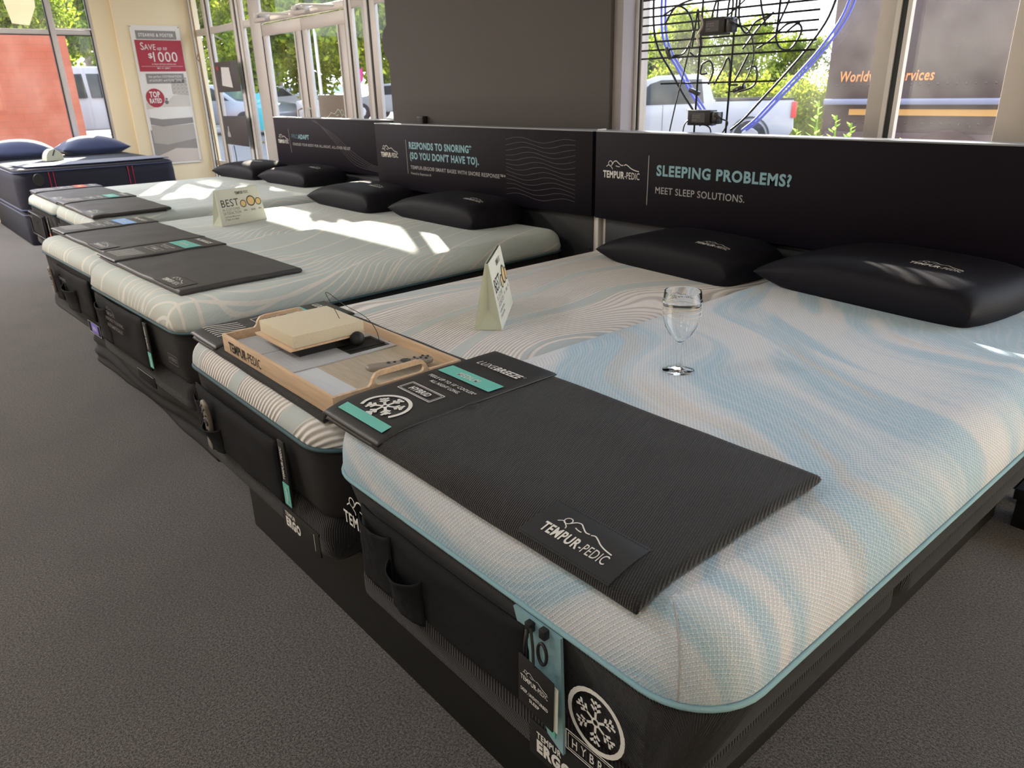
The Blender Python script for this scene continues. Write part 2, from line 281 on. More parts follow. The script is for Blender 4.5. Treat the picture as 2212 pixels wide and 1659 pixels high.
def box(name, a, b, m, parent=None, bevel=0, seg=2): return MB().box(a, b).build(name, m, parent, bevel=bevel, seg=seg)
def struct(name, a, b, m, bevel=0): return tag(box(name, a, b, m, None, bevel), kind='structure')
def curve_pts(P, n=8):      # Catmull-Rom through points
    P = [Vector(p) for p in P]; out = []
    for i in range(len(P)-1):
        a = P[max(i-1, 0)]; b = P[i]; c = P[i+1]; d = P[min(i+2, len(P)-1)]
        for k in range(n):
            t = k/n; out.append(.5*((2*b)+(c-a)*t+(2*a-5*b+4*c-d)*t*t+(3*b-a-3*c+d)*t**3))
    return out+[P[-1]]

# ---- printed lettering
_tc = {}
def text_mesh(s, bold=0, shear=0):
    k = (s, bold, shear)
    if k in _tc: return _tc[k]
    cu = bpy.data.curves.new('t', 'FONT'); cu.body = s; cu.size = 1; cu.resolution_u = 3; cu.offset = bold; cu.shear = shear; cu.space_character = 1.06+bold*1.6
    o = bpy.data.objects.new('t', cu); COL.objects.link(o); dg = bpy.context.evaluated_depsgraph_get(); dg.update()
    me = bpy.data.meshes.new_from_object(o.evaluated_get(dg)); vs = [(v.co.x, v.co.y) for v in me.vertices]; fs = [tuple(p.vertices) for p in me.polygons]
    bpy.data.objects.remove(o); bpy.data.curves.remove(cu); bpy.data.meshes.remove(me); _tc[k] = (vs, fs); return vs, fs
CAP = max(v[1] for v in text_mesh('H')[0])
def T(s, x, y, h, b=0, w=None, a='l', sh=0): return ('T', s, x, y, h, b, w, a, sh)
def RB(pts, w, smooth=True): return ('R', pts, w, smooth)
def PG(pts): return ('P', pts)
def RECT(x0, y0, x1, y1): return PG([(x0, y0), (x1, y0), (x1, y1), (x0, y1)])
def FR(x0, y0, x1, y1, w): return [RB([(x0, y0), (x1, y0)], w, 0), RB([(x1, y0), (x1, y1)], w, 0), RB([(x1, y1), (x0, y1)], w, 0), RB([(x0, y1), (x0, y0)], w, 0)]
def RING(cx, cy, r, w, n=28): return RB([(cx+r*cos(2*PI*i/n), cy+r*sin(2*PI*i/n)) for i in range(n+1)], w, 0)
def DISC(cx, cy, r, n=24): return PG([(cx+r*cos(2*PI*i/n), cy+r*sin(2*PI*i/n)) for i in range(n)])
def prn(name, parent, items, fn, m, label=None):
    ys = sorted({round(i[3], 4) for i in items if i[0] == 'T' and len(i[1]) > 1})
    if len(ys) > 1:
        for k, y in enumerate(ys[::-1]):
            sub = [i for i in items if (i[0] == 'T' and len(i[1]) > 1 and round(i[3], 4) == y) or (k == 0 and (i[0] != 'T' or len(i[1]) == 1))]
            prn1(name, parent, sub, fn, m, label)
        return
    prn1(name, parent, items, fn, m, label)
def prn1(name, parent, items, fn, m, label=None):
    mb = MB()
    for it in items:
        if it[0] == 'T':
            _, s, x, y, h, b, w_, a, sh = it; vs, fs = text_mesh(s, b, sh); k = h/CAP; x0 = min(v[0] for v in vs); x1 = max(v[0] for v in vs)
            kx = w_/(x1-x0) if w_ else k; W = (x1-x0)*kx; ox = {'l': 0, 'c': -W/2, 'r': -W}[a]
            mb.add([fn(x+ox+(v[0]-x0)*kx, y+v[1]*k) for v in vs], fs)
        elif it[0] == 'P': mb.add([fn(u, v) for u, v in it[1]], [tuple(range(len(it[1])))])
        else:
            P = [Vector((p[0], p[1], 0)) for p in it[1]]
            if it[3]: P = curve_pts(P, 6)
            vs = []
            for i, p in enumerate(P):
                d = (P[min(i+1, len(P)-1)]-P[max(i-1, 0)]); d = d.normalized() if d.length else Vector((1, 0, 0)); n = Vector((-d.y, d.x, 0))*it[2]/2
                vs += [fn(p.x+n.x, p.y+n.y), fn(p.x-n.x, p.y-n.y)]
            mb.add(vs, [(2*i, 2*i+1, 2*i+3, 2*i+2) for i in range(len(P)-1)])
    me = bpy.data.meshes.new(name); me.from_pydata([tuple(v) for v in mb.v], [], mb.f); me.update(); o = link(name, me, m, parent)
    if label: o['label'] = label
    return o
def plane(o, x, y):
    o = Vector(o); x = Vector(x).normalized(); y = Vector(y).normalized()
    return lambda u, v: o+x*u+y*v
def logo(x, y, w, bold=.022):     # lettering plus reclining line figure
    h = w*.135; t = w*.014
    f = lambda P: [(x+a*w, y+b*w) for a, b in P]
    return [T('TEMPUR', x, y, h, bold, w*.59), T('-PEDIC', x+w*.60, y, h, 0, w*.40),
            RING(x+.20*w, y+.29*w, .052*w, t, 14), RB(f([(.09, .22), (.15, .26), (.20, .235), (.25, .20), (.26, .17)]), t), RB(f([(.25, .27), (.30, .33), (.36, .345), (.42, .31), (.50, .265), (.56, .27)]), t*1.2),
            RB(f([(.58, .265), (.63, .285), (.69, .26), (.77, .215), (.86, .185), (.98, .165)]), t*1.2), RB(f([(.35, .25), (.41, .235), (.46, .235)]), t)]
def snow(cx, cy, r, w):
    it = []
    for k in range(6):
        a = PI/6+k*PI/3; d = (cos(a), sin(a)); it.append(RB([(cx+d[0]*r*.2, cy+d[1]*r*.2), (cx+d[0]*r, cy+d[1]*r)], w, 0))
        for q in (.52, .78):
            for s_ in (-1, 1):
                b = a+s_*R(50); it.append(RB([(cx+d[0]*r*q, cy+d[1]*r*q), (cx+d[0]*r*q+cos(b)*r*.3, cy+d[1]*r*q+sin(b)*r*.3)], w, 0))
    return it+[RING(cx, cy, r*.16, w*.8, 12)]

# ---- soft rounded slabs in plan
def outline(hx, hy, r, nc=9, ne=22):
    P = []
    for (cx, cy, a0) in ((hx-r, hy-r, 0), (-hx+r, hy-r, 90), (-hx+r, -hy+r, 180), (hx-r, -hy+r, 270)):
        for k in range(nc+1): a = R(a0+90*k/nc); P.append((cx+r*cos(a), cy+r*sin(a), cos(a), sin(a)))
        nx = {0: (-hx+r, hy, 0, 1), 90: (-hx, -hy+r, -1, 0), 180: (hx-r, -hy, 0, -1), 270: (hx, hy-r, 1, 0)}[a0]; l = P[-1]
        for k in range(1, ne): t = k/ne; P.append((l[0]+(nx[0]-l[0])*t, l[1]+(nx[1]-l[1])*t, nx[2], nx[3]))
    return P
def slab(name, cx, cy, hx, hy, rc, prof, m, parent, uvref=0, captop=True, capbot=True, ins=lambda i: (i, i)):
    """prof: list of (z, inset). uvs unroll from profile index uvref."""
    mb = MB(); uv = []; n = None; arc = 0
    arcs = [0]
    for a, b in zip(prof, prof[1:]): arcs.append(arcs[-1]+math.hypot(a[0]-b[0], a[1]-b[1]))
    for j, (z, i) in enumerate(prof):
        ix, iy = ins(i); P = outline(hx-ix, hy-iy, max(rc-i, .004)); n = len(P); ref = outline(hx-prof[uvref][1], hy-prof[uvref][1], max(rc-prof[uvref][1], .004))
        for k, (x, y, nx, ny) in enumerate(P):
            mb.v.append((cx+x, cy+y, z))
            if j > uvref: uv.append((cx+x, cy+y))
            else:
                d = arcs[uvref]-arcs[j]; uv.append((cx+ref[k][0]+nx*d, cy+ref[k][1]+ny*d))
    for j in range(len(prof)-1):
        for k in range(n): mb.f.append((j*n+k, j*n+(k+1) % n, (j+1)*n+(k+1) % n, (j+1)*n+k))
    if captop: mb.f.append(tuple((len(prof)-1)*n+k for k in range(n)))
    if capbot: mb.f.append(tuple(range(n))[::-1])
    mb.uv = uv; return mb.build(name, m, parent, smooth=True)
def arcprof(zp, H, r, bulge=.006, n=8):
    P = [(zp, .004), (zp+.012, -bulge*.4)]
    z0 = H-r; 
    if z0 > zp+.03: P += [((zp+z0)/2, -bulge), (z0, -bulge*.3)]
    z0 = max(z0, zp+.02)
    for k in range(1, n+1):
        a = k/n*PI/2; P.append((z0+(H-z0)*sin(a), r*(1-cos(a))))
    ref = len(P)-1
    P += [(H+.001, r+.04), (H+.003, r+.12), (H+.004, r+.25)]; return P, ref
def surf(y, y0, H, r, zlow):     # height of a mattress top near its foot edge
    d = y-y0
    if d >= r: return H
    if d <= 0: return zlow
    z0 = max(H-r, zlow); return z0+(H-z0)*math.sqrt(max(0, 1-(1-d/r)**2))
MATT = {}
def mattress(key, x0, x1, y0, y1, yaw, H, zp, zb, cov, bord, pipe, label, r=.06, tuck=.012, rc=.1, pr=.0055, fi=1):
    ox = (x0+x1)/2; t = empty('mattress', (ox, y0, 0), label, 'mattress', yaw); hx = (x1-x0)/2; hy = (y1-y0)/2
    P, ref = arcprof(zp, H, r); slab('knit_cover', 0, hy, hx, hy, rc, P, cov, t, ref, capbot=False, ins=lambda i: (i, i*fi))
    slab('side_border', 0, hy, hx-.004, hy-.004, rc, [(zb, tuck+.03), (zb+.012, tuck+.008), (zb+.03, tuck), ((zb+zp)/2, tuck*.55), (zp-.02, .002), (zp, .004)], bord, t, 5, ins=lambda i: (i*1.0, min(i, .022)))
    mb = MB().tube([(x, hy+y, zp) for x, y, _, _ in outline(hx+.001, hy+.001, rc)], pr, 8, closed=True); mb.build('zipper_piping', pipe, t, smooth=True)
    MATT[key] = dict(t=t, ox=ox, y0=y0, yaw=yaw, H=H, hx=hx, L=y1-y0, zp=zp, zb=zb, r=r, w=Matrix.Translation((ox, y0, 0)) @ Matrix.Rotation(yaw, 4, 'Z')); return t
def base_plinth(key, labb, zb, z0, inset=.03, side=.07):
    q = MATT[key]; b = empty('adjustable_base', (q['ox'], q['y0'], 0), labb, 'bed base', q['yaw'])
    hx = q['hx']; L = q['L']; hy = L/2
    for nm, ya, yb in (('foot_section', .0, L*.42), ('head_section', L*.42+.006, L)):
        h = (yb-ya)/2; slab(nm, 0, ya+h, hx-side, h, .05, [(z0, .03), (z0+.012, .01), (z0+.03, 0), (zb-.05, 0), (zb-.02, .008), (zb-.002, .035)], M['baserib'], b, 3)
    return b

# ============================================================ SETTING
struct('floor', (-10.8, -6, -.1), (3.0, 3.3, 0), M['carpet'])
struct('ceiling', (-10.8, -6, CEIL), (3.0, 3.9, CEIL+.12), M['ceil'])  # overhang beyond the front glazing is added to cut off high sun
struct('wall_back', (-10.8, -6.15, 0), (3.0, -6, CEIL), M['wall'])
struct('wall_right', (3.0, -6, 0), (3.15, 3.2, CEIL), M['wall'])
wl = MB().box((-10.8, 2.25, 0), (-10.55, 3.3, CEIL)).box((-10.8, 2.02, 0), (-10.6, 2.25, CEIL)).box((-10.8, -6, 0), (-10.6, 2.02, .62)).box((-10.8, -6, 2.72), (-10.6, 2.02, CEIL)).box((-10.8, -6, .62), (-10.6, -4.4, 2.72))
tag(wl.build('wall_left', M['wall']), kind='structure')
tag(MB().box((-4.215, 2.2, 0), (-2.245, 2.40, CEIL)).box((-4.215, 2.40, 0), (-4.05, 3.3, CEIL)).build('wall_front', M['dark']), kind='structure')
bump = MB(); bump.add([(x, y, z) for z, d in [(1.50, 0), (1.55, .02), (1.60, .065), (1.65, .082), (1.69, .082), (1.74, .06), (1.785, 0)] for x, y in ((-4.215-d, 2.2), (-4.215-d, 2.24))], [(2*i, 2*i+2, 2*i+3, 2*i+1) for i in range(6)]); bb = MB()
prof = [(1.50, 0), (1.55, .02), (1.60, .065), (1.65, .082), (1.69, .082), (1.74, .06), (1.785, 0)]
bb.prism([(-4.2, 1.50)]+[(-4.215-d, z) for z, d in prof]+[(-4.2, 1.785)], lambda u, v, t_: (u, t_, v), 2.21, 2.26)
tag(bb.build('trim_1', M['dark']), kind='structure')
tag(MB().box((-2.245, 2.225, 0), (-2.19, 2.36, CEIL)).build('trim_2', M['gapw']), kind='structure')
struct('wall_front_sill', (-2.245, 2.26, 0), (-.575, 2.46, .98), M['dark'])
bpy.data.objects['wall_front_sill'].name = 'wall_front.001'

# right-hand shop window
def window(name, axis, c, frames, beads, gask, panes, glassm, depth=.05):
    """axis 'y': plane y=c ; 'x': plane x=c. boxes as (u0,u1,z0,z1)"""
    def bx(mb, q, d0, d1):
        u0, u1, z0, z1 = q; a = (u0, c+d0, z0) if axis == 'y' else (c+d0, u0, z0); b = (u1, c+d1, z1) if axis == 'y' else (c+d1, u1, z1)
        mb.box(tuple(min(p, r_) for p, r_ in zip(a, b)), tuple(max(p, r_) for p, r_ in zip(a, b)))
    f = MB()
    for q in frames: k_ = .003 if q[1]-q[0] > q[3]-q[2] else 0; bx(f, q, -depth/2+k_, depth/2-k_)
    o = tag(f.build(name, M['alu'], bevel=.003), kind='structure')
    sg = -1 if axis == 'y' else 1
    if beads:
        f = MB(); [bx(f, q, sg*(depth/2+.012), sg*depth*.2) for q in beads]; f.build('glazing_bead', M['aluw'], o)
    if gask:
        f = MB(); [bx(f, q, sg*(depth/2+.006), sg*depth*.2) for q in gask]; f.build('gasket', M['gasket'], o)
    for q in panes: f = MB(); bx(f, q, -.003, .003); f.build('glass_pane', glassm, o)
    return o
Z0, Z1 = .98, 2.78
window('window_1', 'y', 2.35, [(-2.19, -2.155, Z0, Z1), (-1.03, -.93, Z0, Z1), (-.575, -.43, .0, Z1), (.9, 1.02, .0, Z1), (2.85, 3.0, .0, Z1), (-2.19, -.575, Z0, Z0+.05), (-.43, 3.0, 0, .12), (-2.19, 3.0, Z1-.05, Z1)],
       [(-2.20, -2.172, Z0, Z1), (-.965, -.948, Z0, Z1), (-.925, -.91, Z0, Z1), (-.43, -.41, Z0, Z1)], [(-2.172, -2.165, Z0, Z1), (-.946, -.926, Z0, Z1), (-.41, -.40, Z0, Z1)],
       [(-2.155, -1.03, Z0, Z1), (-.93, -.575, Z0, Z1), (-.43, .9, .12, Z1), (1.02, 2.85, .12, Z1)], M['glassd'])
struct('wall_front_head', (-2.245, 2.26, Z1), (3.0, 2.46, CEIL), M['dark']); bpy.data.objects['wall_front_head'].name = 'wall_front.002'
tag(MB().box((-2.4, 2.46, CEIL), (3.0, 3.3, CEIL+.1)).build('ceiling.001', M['ceil']), kind='structure')
# left side window
window('window_2', 'x', -10.66, [(1.535, 1.60, .62, 2.72), (1.985, 2.05, .62, 2.72), (-4.4, 2.05, 2.09, 2.147), (-4.4, 2.05, .62, .70), (-4.4, 2.05, 2.66, 2.72), (-.1, -.03, .62, 2.72), (-1.7, -1.63, .62, 2.72), (-3.3, -3.23, .62, 2.72), (-4.4, -4.3, .62, 2.72)],
       [(1.60, 1.985, 2.147, 2.165)], [(1.522, 1.535, .7, 2.66), (1.973, 1.985, .7, 2.66), (-.03, 1.535, 2.08, 2.09), (1.6, 1.985, 2.08, 2.09)], [(-.03, 1.535, .7, 2.66), (1.6, 1.985, .7, 2.66), (-1.63, -.1, .7, 2.66), (-3.23, -1.7, .7, 2.66), (-4.3, -3.3, .7, 2.66)], M['glass'], .08)
# entrance storefront
ZT = 2.95
fr = [(-10.6, -10.52, 0, ZT), (-10.08, -9.88, 0, ZT), (-9.17, -8.86, 0, ZT), (-8.66, -8.38, 0, ZT), (-6.50, -6.36, 0, ZT), (-6.18, -5.95, 0, ZT), (-4.35, -4.215, 0, ZT), (-10.6, -8.5, 2.09, 2.165), (-8.38, -6.36, 2.10, 2.17), (-6.36, -4.3, 2.09, 2.165), (-10.6, -8.5, .47, .535), (-6.36, -4.3, .0, .2), (-10.6, -4.3, ZT-.06, ZT)]
window('window_3', 'y', 3.2, fr, [(-10.56, -10.53, 0, ZT), (-10.50, -10.46, 0, ZT), (-9.98, -9.94, 0, ZT), (-9.11, -9.05, 0, ZT), (-8.99, -8.93, 0, ZT), (-6.46, -6.42, .2, ZT), (-6.11, -6.06, .2, ZT)], [(-10.53, -10.515, 0, ZT), (-10.44, -10.43, 0, ZT), (-9.93, -9.915, 0, ZT), (-9.04, -9.02, 0, ZT), (-6.42, -6.405, .2, ZT), (-6.055, -6.04, .2, ZT)],
       [(-10.52, -10.08, .535, 2.09), (-9.88, -9.17, .535, 2.09), (-8.86, -8.66, .535, 2.09), (-6.36, -6.18, .2, 2.09), (-5.95, -4.35, .2, 2.09), (-10.52, -10.08, 2.165, 2.9), (-9.88, -9.17, 2.165, 2.9), (-8.86, -8.66, 2.165, 2.9), (-8.38, -6.5, 2.17, 2.9), (-6.36, -6.18, 2.165, 2.9), (-5.95, -4.35, 2.165, 2.9), (-10.52, -8.66, .02, .47)], M['glass'], .035)
for i, (a, b, sa, sb) in enumerate(((-8.37, -7.42, .12, .13), (-7.41, -6.51, .13, .12))):
    d = window('door_%d' % (i+1), 'y', 3.2, [(a, a+sa, .27, 1.97), (b-sb, b, .27, 1.97), (a, b, .02, .27), (a, b, 1.97, 2.088)], [(a+sa-.005, a+sa+.018, .27, 1.97), (b-sb-.015, b-sb+.005, .27, 1.97)], [(a, a+.012, .02, 1.97)], [(a+sa, b-sb, .27, 1.97)], M['glass'], .03)
    hd = MB().tube([(b-.09 if i == 0 else a+.09, 3.14, .85), (b-.09 if i == 0 else a+.09, 3.09, .87), (b-.09 if i == 0 else a+.09, 3.09, 1.2), (b-.09 if i == 0 else a+.09, 3.14, 1.22)], .012).build('handle', M['alu'], d, smooth=True)
    c = empty('door_closer', ((a+b)/2, 3.12, 2.12), 'pale metal door closer with folding arm over the %s glass entrance door' % ('left' if i == 0 else 'right'), 'door closer')
    box('body', (-.42, -.04, -.02), (-.12, .02, .05), M['alu'], c, .006)
    MB().tube([(-.3, -.05, .03), (-.05, -.16, .03), (.1, -.18, .03)], .011).tube([(.1, -.18, .03), (.45, -.03, .0)], .011).build('arm', M['aluw'], c)
    MB().lathe([(0, -.02), (.03, -.02), (.03, .02), (0, .02)], 12, (-.3, -.05, .04)).build('pivot', M['aluw'], c)
struct('wall_front_entrance', (-10.6, 3.14, ZT), (-4.2, 3.3, CEIL), M['jamb']); bpy.data.objects['wall_front_entrance'].name = 'wall_front.003'
for n_, (x, y, LAMP_E) in enumerate(FILL_LAMPS):  # panels added to brighten the dim interior
    c = empty('fill_panel', (x, y, CEIL-.02), 'flat square ceiling light panel in the showroom ceiling', 'ceiling light', group='ceiling light panels'); box('frame', (-.31, -.31, -.02), (.31, .31, .0), M['aluw'], c); box('diffuser', (-.28, -.28, -.024), (.28, .28, -.012), M['lampw'], c)
    l = bpy.data.lights.new('fill panel light', 'AREA'); l.shape = 'SQUARE'; l.size = .55; l.energy = LAMP_E; l.color = (1, .93, .86) if x < -5 else (1, .97, .93); lo = bpy.data.objects.new('fill panel light', l); COL.objects.link(lo); lo.location = (x, y, CEIL-.06)
# ============================================================ BEDS
mattress('A', -1.035, .005, -.055, 1.985, 0, .722, .592, .395, M['breeze'], M['borderrib'], M['bluep'], 'nearest mattress, blue and white swirled knit top with light blue zipper piping', r=.105, tuck=.055, rc=.12, pr=.0048, fi=.5)
q_ = MATT['A']; rr_ = lambda i: max(.12-i, .004)
MB().tube([(q_['hx']-i-rr_(i)+(rr_(i)+.0008)*cos(R(-62)), 1.02-1.02+i*.5+rr_(i)+(rr_(i)+.0008)*sin(R(-62)), z+.001) for z, i in arcprof(.592, .722, .105)[0][:9]], .0012, 5).build('corner_seam', M['print_g'], q_['t'], smooth=True)
mattress('B', -1.965, -1.04, -.055, 1.975, 0, .674, .597, .395, M['rib'], M['border'], M['tealp'], 'ivory ribbed mattress with grey ribbons under the wooden tray')
mattress('C', -3.36, -2.245, 0, 1.98, R(2.3), .694, .588, .385, M['s1'], M['border'], M['tealp'], 'sage knit mattress across the aisle gap from the wooden tray bed', r=.07)
mattress('D', -4.43, -3.37, 0, 1.98, R(2.3), .672, .600, .380, M['s2'], M['border'], M['tealp'], 'sage knit mattress carrying the paper tent sign in the middle pair')
mattress('E', -5.74, -4.69, .31, 2.28, 0, .690, .610, .385, M['s3'], M['border'], M['tealp'], 'right mattress of the farthest sage pair, below the entrance doors', r=.07)
mattress('F', -6.77, -5.75, .31, 2.28, 0, .676, .606, .385, M['s4'], M['border'], M['tealp'], 'leftmost sage mattress, next to the navy bed')
PZ = .275
base_plinth('A', 'charcoal ribbed adjustable base under the nearest blue and white mattress', .395, PZ, side=.09)
base_plinth('B', 'charcoal adjustable base with square white lettered patch under the ivory ribbed mattress', .395, PZ, side=.03)
base_plinth('C', 'charcoal adjustable base under the sage mattress nearest the tray bed', .385, PZ, side=.03)
base_plinth('D', 'charcoal adjustable base with a violet label under the middle sage mattress', .38, PZ, side=.03)
base_plinth('E', 'charcoal adjustable base under the right mattress of the farthest pair', .385, PZ, side=.03)
base_plinth('F', 'charcoal adjustable base of the leftmost sage mattress', .385, PZ, side=.03)
BASES = {o['label'].split()[0]+str(i): o for i, o in enumerate([x for x in COL.objects if x.name.startswith('adjustable_base')])}
bases = [x for x in COL.objects if x.name.startswith('adjustable_base')]
def plinth(x0, x1, y0, y1, yaw, label, skirt):
    t = empty('bed_plinth', ((x0+x1)/2, y0, 0), label, 'bed plinth', yaw); h = (x1-x0)/2
    box('side_panel', (-h, .0, 0), (h, y1-y0, PZ), M['plinth'], t, .004)
    if skirt:
        def f(u, v):
            a = v*2*PI; return (-h-.012+u*(2*h+.024), -.012-.007*sin(v*26+sin(u*9)*2)-.008*sin(v*9+u*5)*v, PZ-.004-v*(PZ-.008))
        MB().grid(f, 60, 24).build('fabric_skirt', M['skirt'], t, smooth=True, solid=.004)
    return t
plinth(-1.86, -.2, .038, 1.9, 0, 'black box plinth under the two nearest beds', False)
plinth(-4.12, -2.42, .125, 1.9, R(1.5), 'black box plinth with gathered fabric skirt under the middle pair of beds', True)
plinth(-6.35, -4.9, .45, 2.2, 0, 'black box plinth under the farthest pair of sage beds', False)

def on_front(key, off=.008):   # local plane on the foot side of a mattress, u = world-like x offset from centre
    t = MATT[key]['t']; return t, (lambda u, v, o_=off: Vector((u, -o_, v)))
# printed marks on the borders
t, f = on_front('A', .0035); ox = MATT['A']['ox']
prn('logo_print', t, logo(-.962-ox, .474, .22), f, M['print_w'], 'white lettering with reclining line figure')
prn('snowflake_print', t, snow(-.190-ox, .470, .042, .0048)+[RING(-.190-ox, .470, .055, .0085)], f, M['print_w'])
prn('hybrid_print', t, [T('H Y B R I D', -.190-ox, .381, .018, .008, .098, 'c')]+FR(-.253-ox, .370, -.127-ox, .410, .0022)+FR(-.248-ox, .3745, -.132-ox, .4055, .0012), f, M['print_w'])
t, f = on_front('B', .004); ob = MATT['B']['ox']
prn('logo_print', t, [T('TEMPUR-PEDIC', -1.87-ob, .505, .022, .02, .2)], f, M['print_w'])
t, f = on_front('C', .004); prn('hybrid_print', t, [T('HYBRID', .44, .47, .016, .01, .075, 'c')]+FR(.395, .46, .485, .495, .002), f, M['dim'])
# handle strap and zip pulls on A
t, _ = on_front('A'); a = ox
st = MB().prism([(-.372, .585), (-.262, .585), (-.258, .47), (-.255, .352), (-.292, .372), (-.318, .45), (-.345, .51)], lambda u, v, k: (u-ox, -k, v), .002, .008).build('zipper_gusset', M['bluep'], t)
st['label'] = 'light blue gusset strip'
MB().prism([(-.302, .43), (-.272, .44), (-.272, .375), (-.294, .385)], lambda u, v, k: (u-ox, -k, v), .008, .010).build('size_label', M['print_teal'], t)
def pull(x, z, ring):
    p = MB().box((x-.007, -.020, z-.006), (x+.007, -.008, z+.012)).build('zipper_slider', M['metalk'], t, bevel=.002)
    c = MB()
    if ring: c.tube([(x+.010*sin(a_)*1.0+.004, -.022, z-.030+.020*cos(a_)) for a_ in [2*PI*i/20 for i in range(20)]], .0028, 8, closed=True)
    else: c.tube([(x, -.02, z), (x-.001, -.024, z-.03), (x-.002, -.024, z-.055)], .0032)
    c.build('zipper_pull', M['metalk'], p, smooth=True)
pull(-.325-ox, .572, False); pull(-.292-ox, .578, True)
# bases marks
def base_mark(i, x0, z0, w_, h_, items, m, panel='ink'):
    b = bases[i]; p = MB().prism([(x0, z0), (x0+w_, z0), (x0+w_, z0+h_), (x0, z0+h_)], lambda u, v, k: (u-b.location.x, -k, v), -.002, .002).build('badge', M[panel], b, bevel=.001)
    if items: prn('badge_lettering', p, items, lambda u, v: Vector((x0+u-b.location.x, -.0028, z0+v)), M[m])
base_mark(0, -.345, .285, .15, .075, [T('TEMPUR', .02, .048, .013, .03, .06), T('ERGO', .02, .018, .024, .06, .085)], 'print_w')
base_mark(1, -1.335, .285, .21, .07, [T('TEMPUR', .02, .046, .011, .03, .06), T('ERGO', .02, .014, .025, .06, .085), RB([(.185, .01), (.185, .06)], .002, 0)], 'print_w')
base_mark(2, -2.85, .280, .20, .045, [RB([(.0, .043), (.19, .043)], .003, 0)], 'print_g', 'black')
base_mark(3, -3.71, .285, .20, .065, FR(.004, .004, .196, .061, .004), 'print_g', 'black')
b3 = bases[3]; v_ = MB().prism([(-3.655, .296), (-3.55, .296), (-3.55, .342), (-3.655, .342)], lambda u, v, k: (u-b3.location.x, -k, v), .002, .004).build('violet_label', M['violet'], b3); prn('label_lettering', v_, [T('ERGO', -3.60, .312, .016, .03, None, 'c')], lambda u, v: Vector((u-b3.location.x, -.0048, v)), M['print_w'])

# ---- pocket organizers hung on the foot of the beds
def organizer(key, x0, x1, z0, z1, label, pockets, prints=None, frame=False, y=-.010):
    q = MATT[key]; t = empty('pocket_organizer', (q['ox'], q['y0'], 0), label, 'organizer', q['yaw']); ox = q['ox']
    def f(u, v):
        e = min(u, 1-u, v, 1-v); b = .010*min(1, e*10)**.5; return (x0-ox+u*(x1-x0), y-b-.005*noise.noise(Vector((u*4, v*3, x0))), z0+v*(z1-z0)-.012*(u*(1-u))*2*v)
    MB().grid(f, 36, 14).build('backing_panel', M['black'], t, smooth=True, solid=.006)
    for (a, b, c, d, bl) in pockets:
        def g(u, v, a=a, b=b, c=c, d=d, bl=bl):
            s = sin(PI*u)**.6; op = v**1.5; return (a-ox+u*(b-a), y-.012-bl*s*(.35+.65*op)-.002*noise.noise(Vector((u*6, v*6, a))), c+v*(d-c)-.010*s*op)
        MB().grid(g, 22, 14).build('pocket', M['black'], t, smooth=True, solid=-.003)
    if prints: prn('printed_lettering', t, prints, lambda u, v: Vector((u-ox, y-.032, v)), M['dim'])
    if frame: MB().tube([(x-ox, y-.018, z) for x, z in ((x0+.01, z0+.01), (x1-.01, z0+.01), (x1-.01, z1-.01), (x0+.01, z1-.01))], .005, 8, closed=True).build('edge_piping', M['vinyl'], t, smooth=True)
    return t
organizer('A', -.865, -.335, .392, .562, 'black fabric pocket organizer hanging on the foot of the nearest mattress', [(-.85, -.73, .40, .55, .012), (-.735, -.625, .395, .500, .034)])
organizer('B', -1.845, -1.275, .385, .560, 'charcoal pocket organizer holding a remote on the foot of the ivory ribbed mattress', [(-1.84, -1.77, .43, .53, .012), (-1.765, -1.655, .39, .470, .034)])
organizer('C', -3.20, -2.60, .375, .585, 'black organizer with faint printed lines on the sage mattress nearest the tray bed', [(-3.18, -3.03, .39, .55, .02)], [T('RESPONDS TO SNORING', -2.99, .515, .014, .01, .22), T('AUTOMATICALLY', -2.99, .485, .016, .02, .2)]+logo(-2.97, .54, .11))
organizer('D', -4.14, -3.50, .375, .575, 'black organizer with a pale remote on the middle sage mattress carrying a tent card', [(-4.12, -3.98, .40, .54, .02), (-3.92, -3.70, .385, .50, .035)], [T('TEMPUR-PEDIC', -3.90, .53, .014, .01, .12)])
organizer('E', -5.60, -5.05, .39, .575, 'black organizer on the right mattress of the farthest pair', [(-5.55, -5.35, .40, .53, .02)])
organizer('F', -6.62, -6.10, .38, .565, 'dark framed organizer with white print on the leftmost sage mattress', [(-6.58, -6.30, .40, .52, .012)], [T('TEMPUR-PEDIC', -6.55, .525, .014, .02, .14)], frame=True)
# strip tags on B and C, F
for key, x, c1, word in (('B', -1.245, 'print_teal', 'MEDIUM'), ('C', -2.585, 'print_teal', 'MEDIUM'), ('F', -5.98, 'print_red', 'FIRM')):
    q = MATT[key]; t = empty('hanging_strip_tag', (q['ox'], q['y0'], 0), {'B': 'narrow black strip tag with teal end on the ivory ribbed mattress', 'C': 'narrow black strip tag with teal end on the sage mattress across the gap', 'F': 'narrow black strip tag with coral end on the leftmost sage mattress'}[key], 'tag', q['yaw'])
    X = x-q['ox']; MB().box((X-.018, -.016, .392), (X+.018, -.009, .575)).build('ribbon', M['ink'], t, bevel=.002)
    MB().box((X-.018, -.0175, .392), (X+.018, -.016, .455)).build('colour_block', M[c1], t)
    fl = lambda u, v: Vector((X+.006-v, -.0185, u)); prn('lettering', t, [T('TEMPUR-PEDIC', .468, -.001, .011, .02, .092)], fl, M['print_w']); prn('size_lettering', t, [T(word, .400, -.001, .010, .015, .045)], fl, M['print_w'])
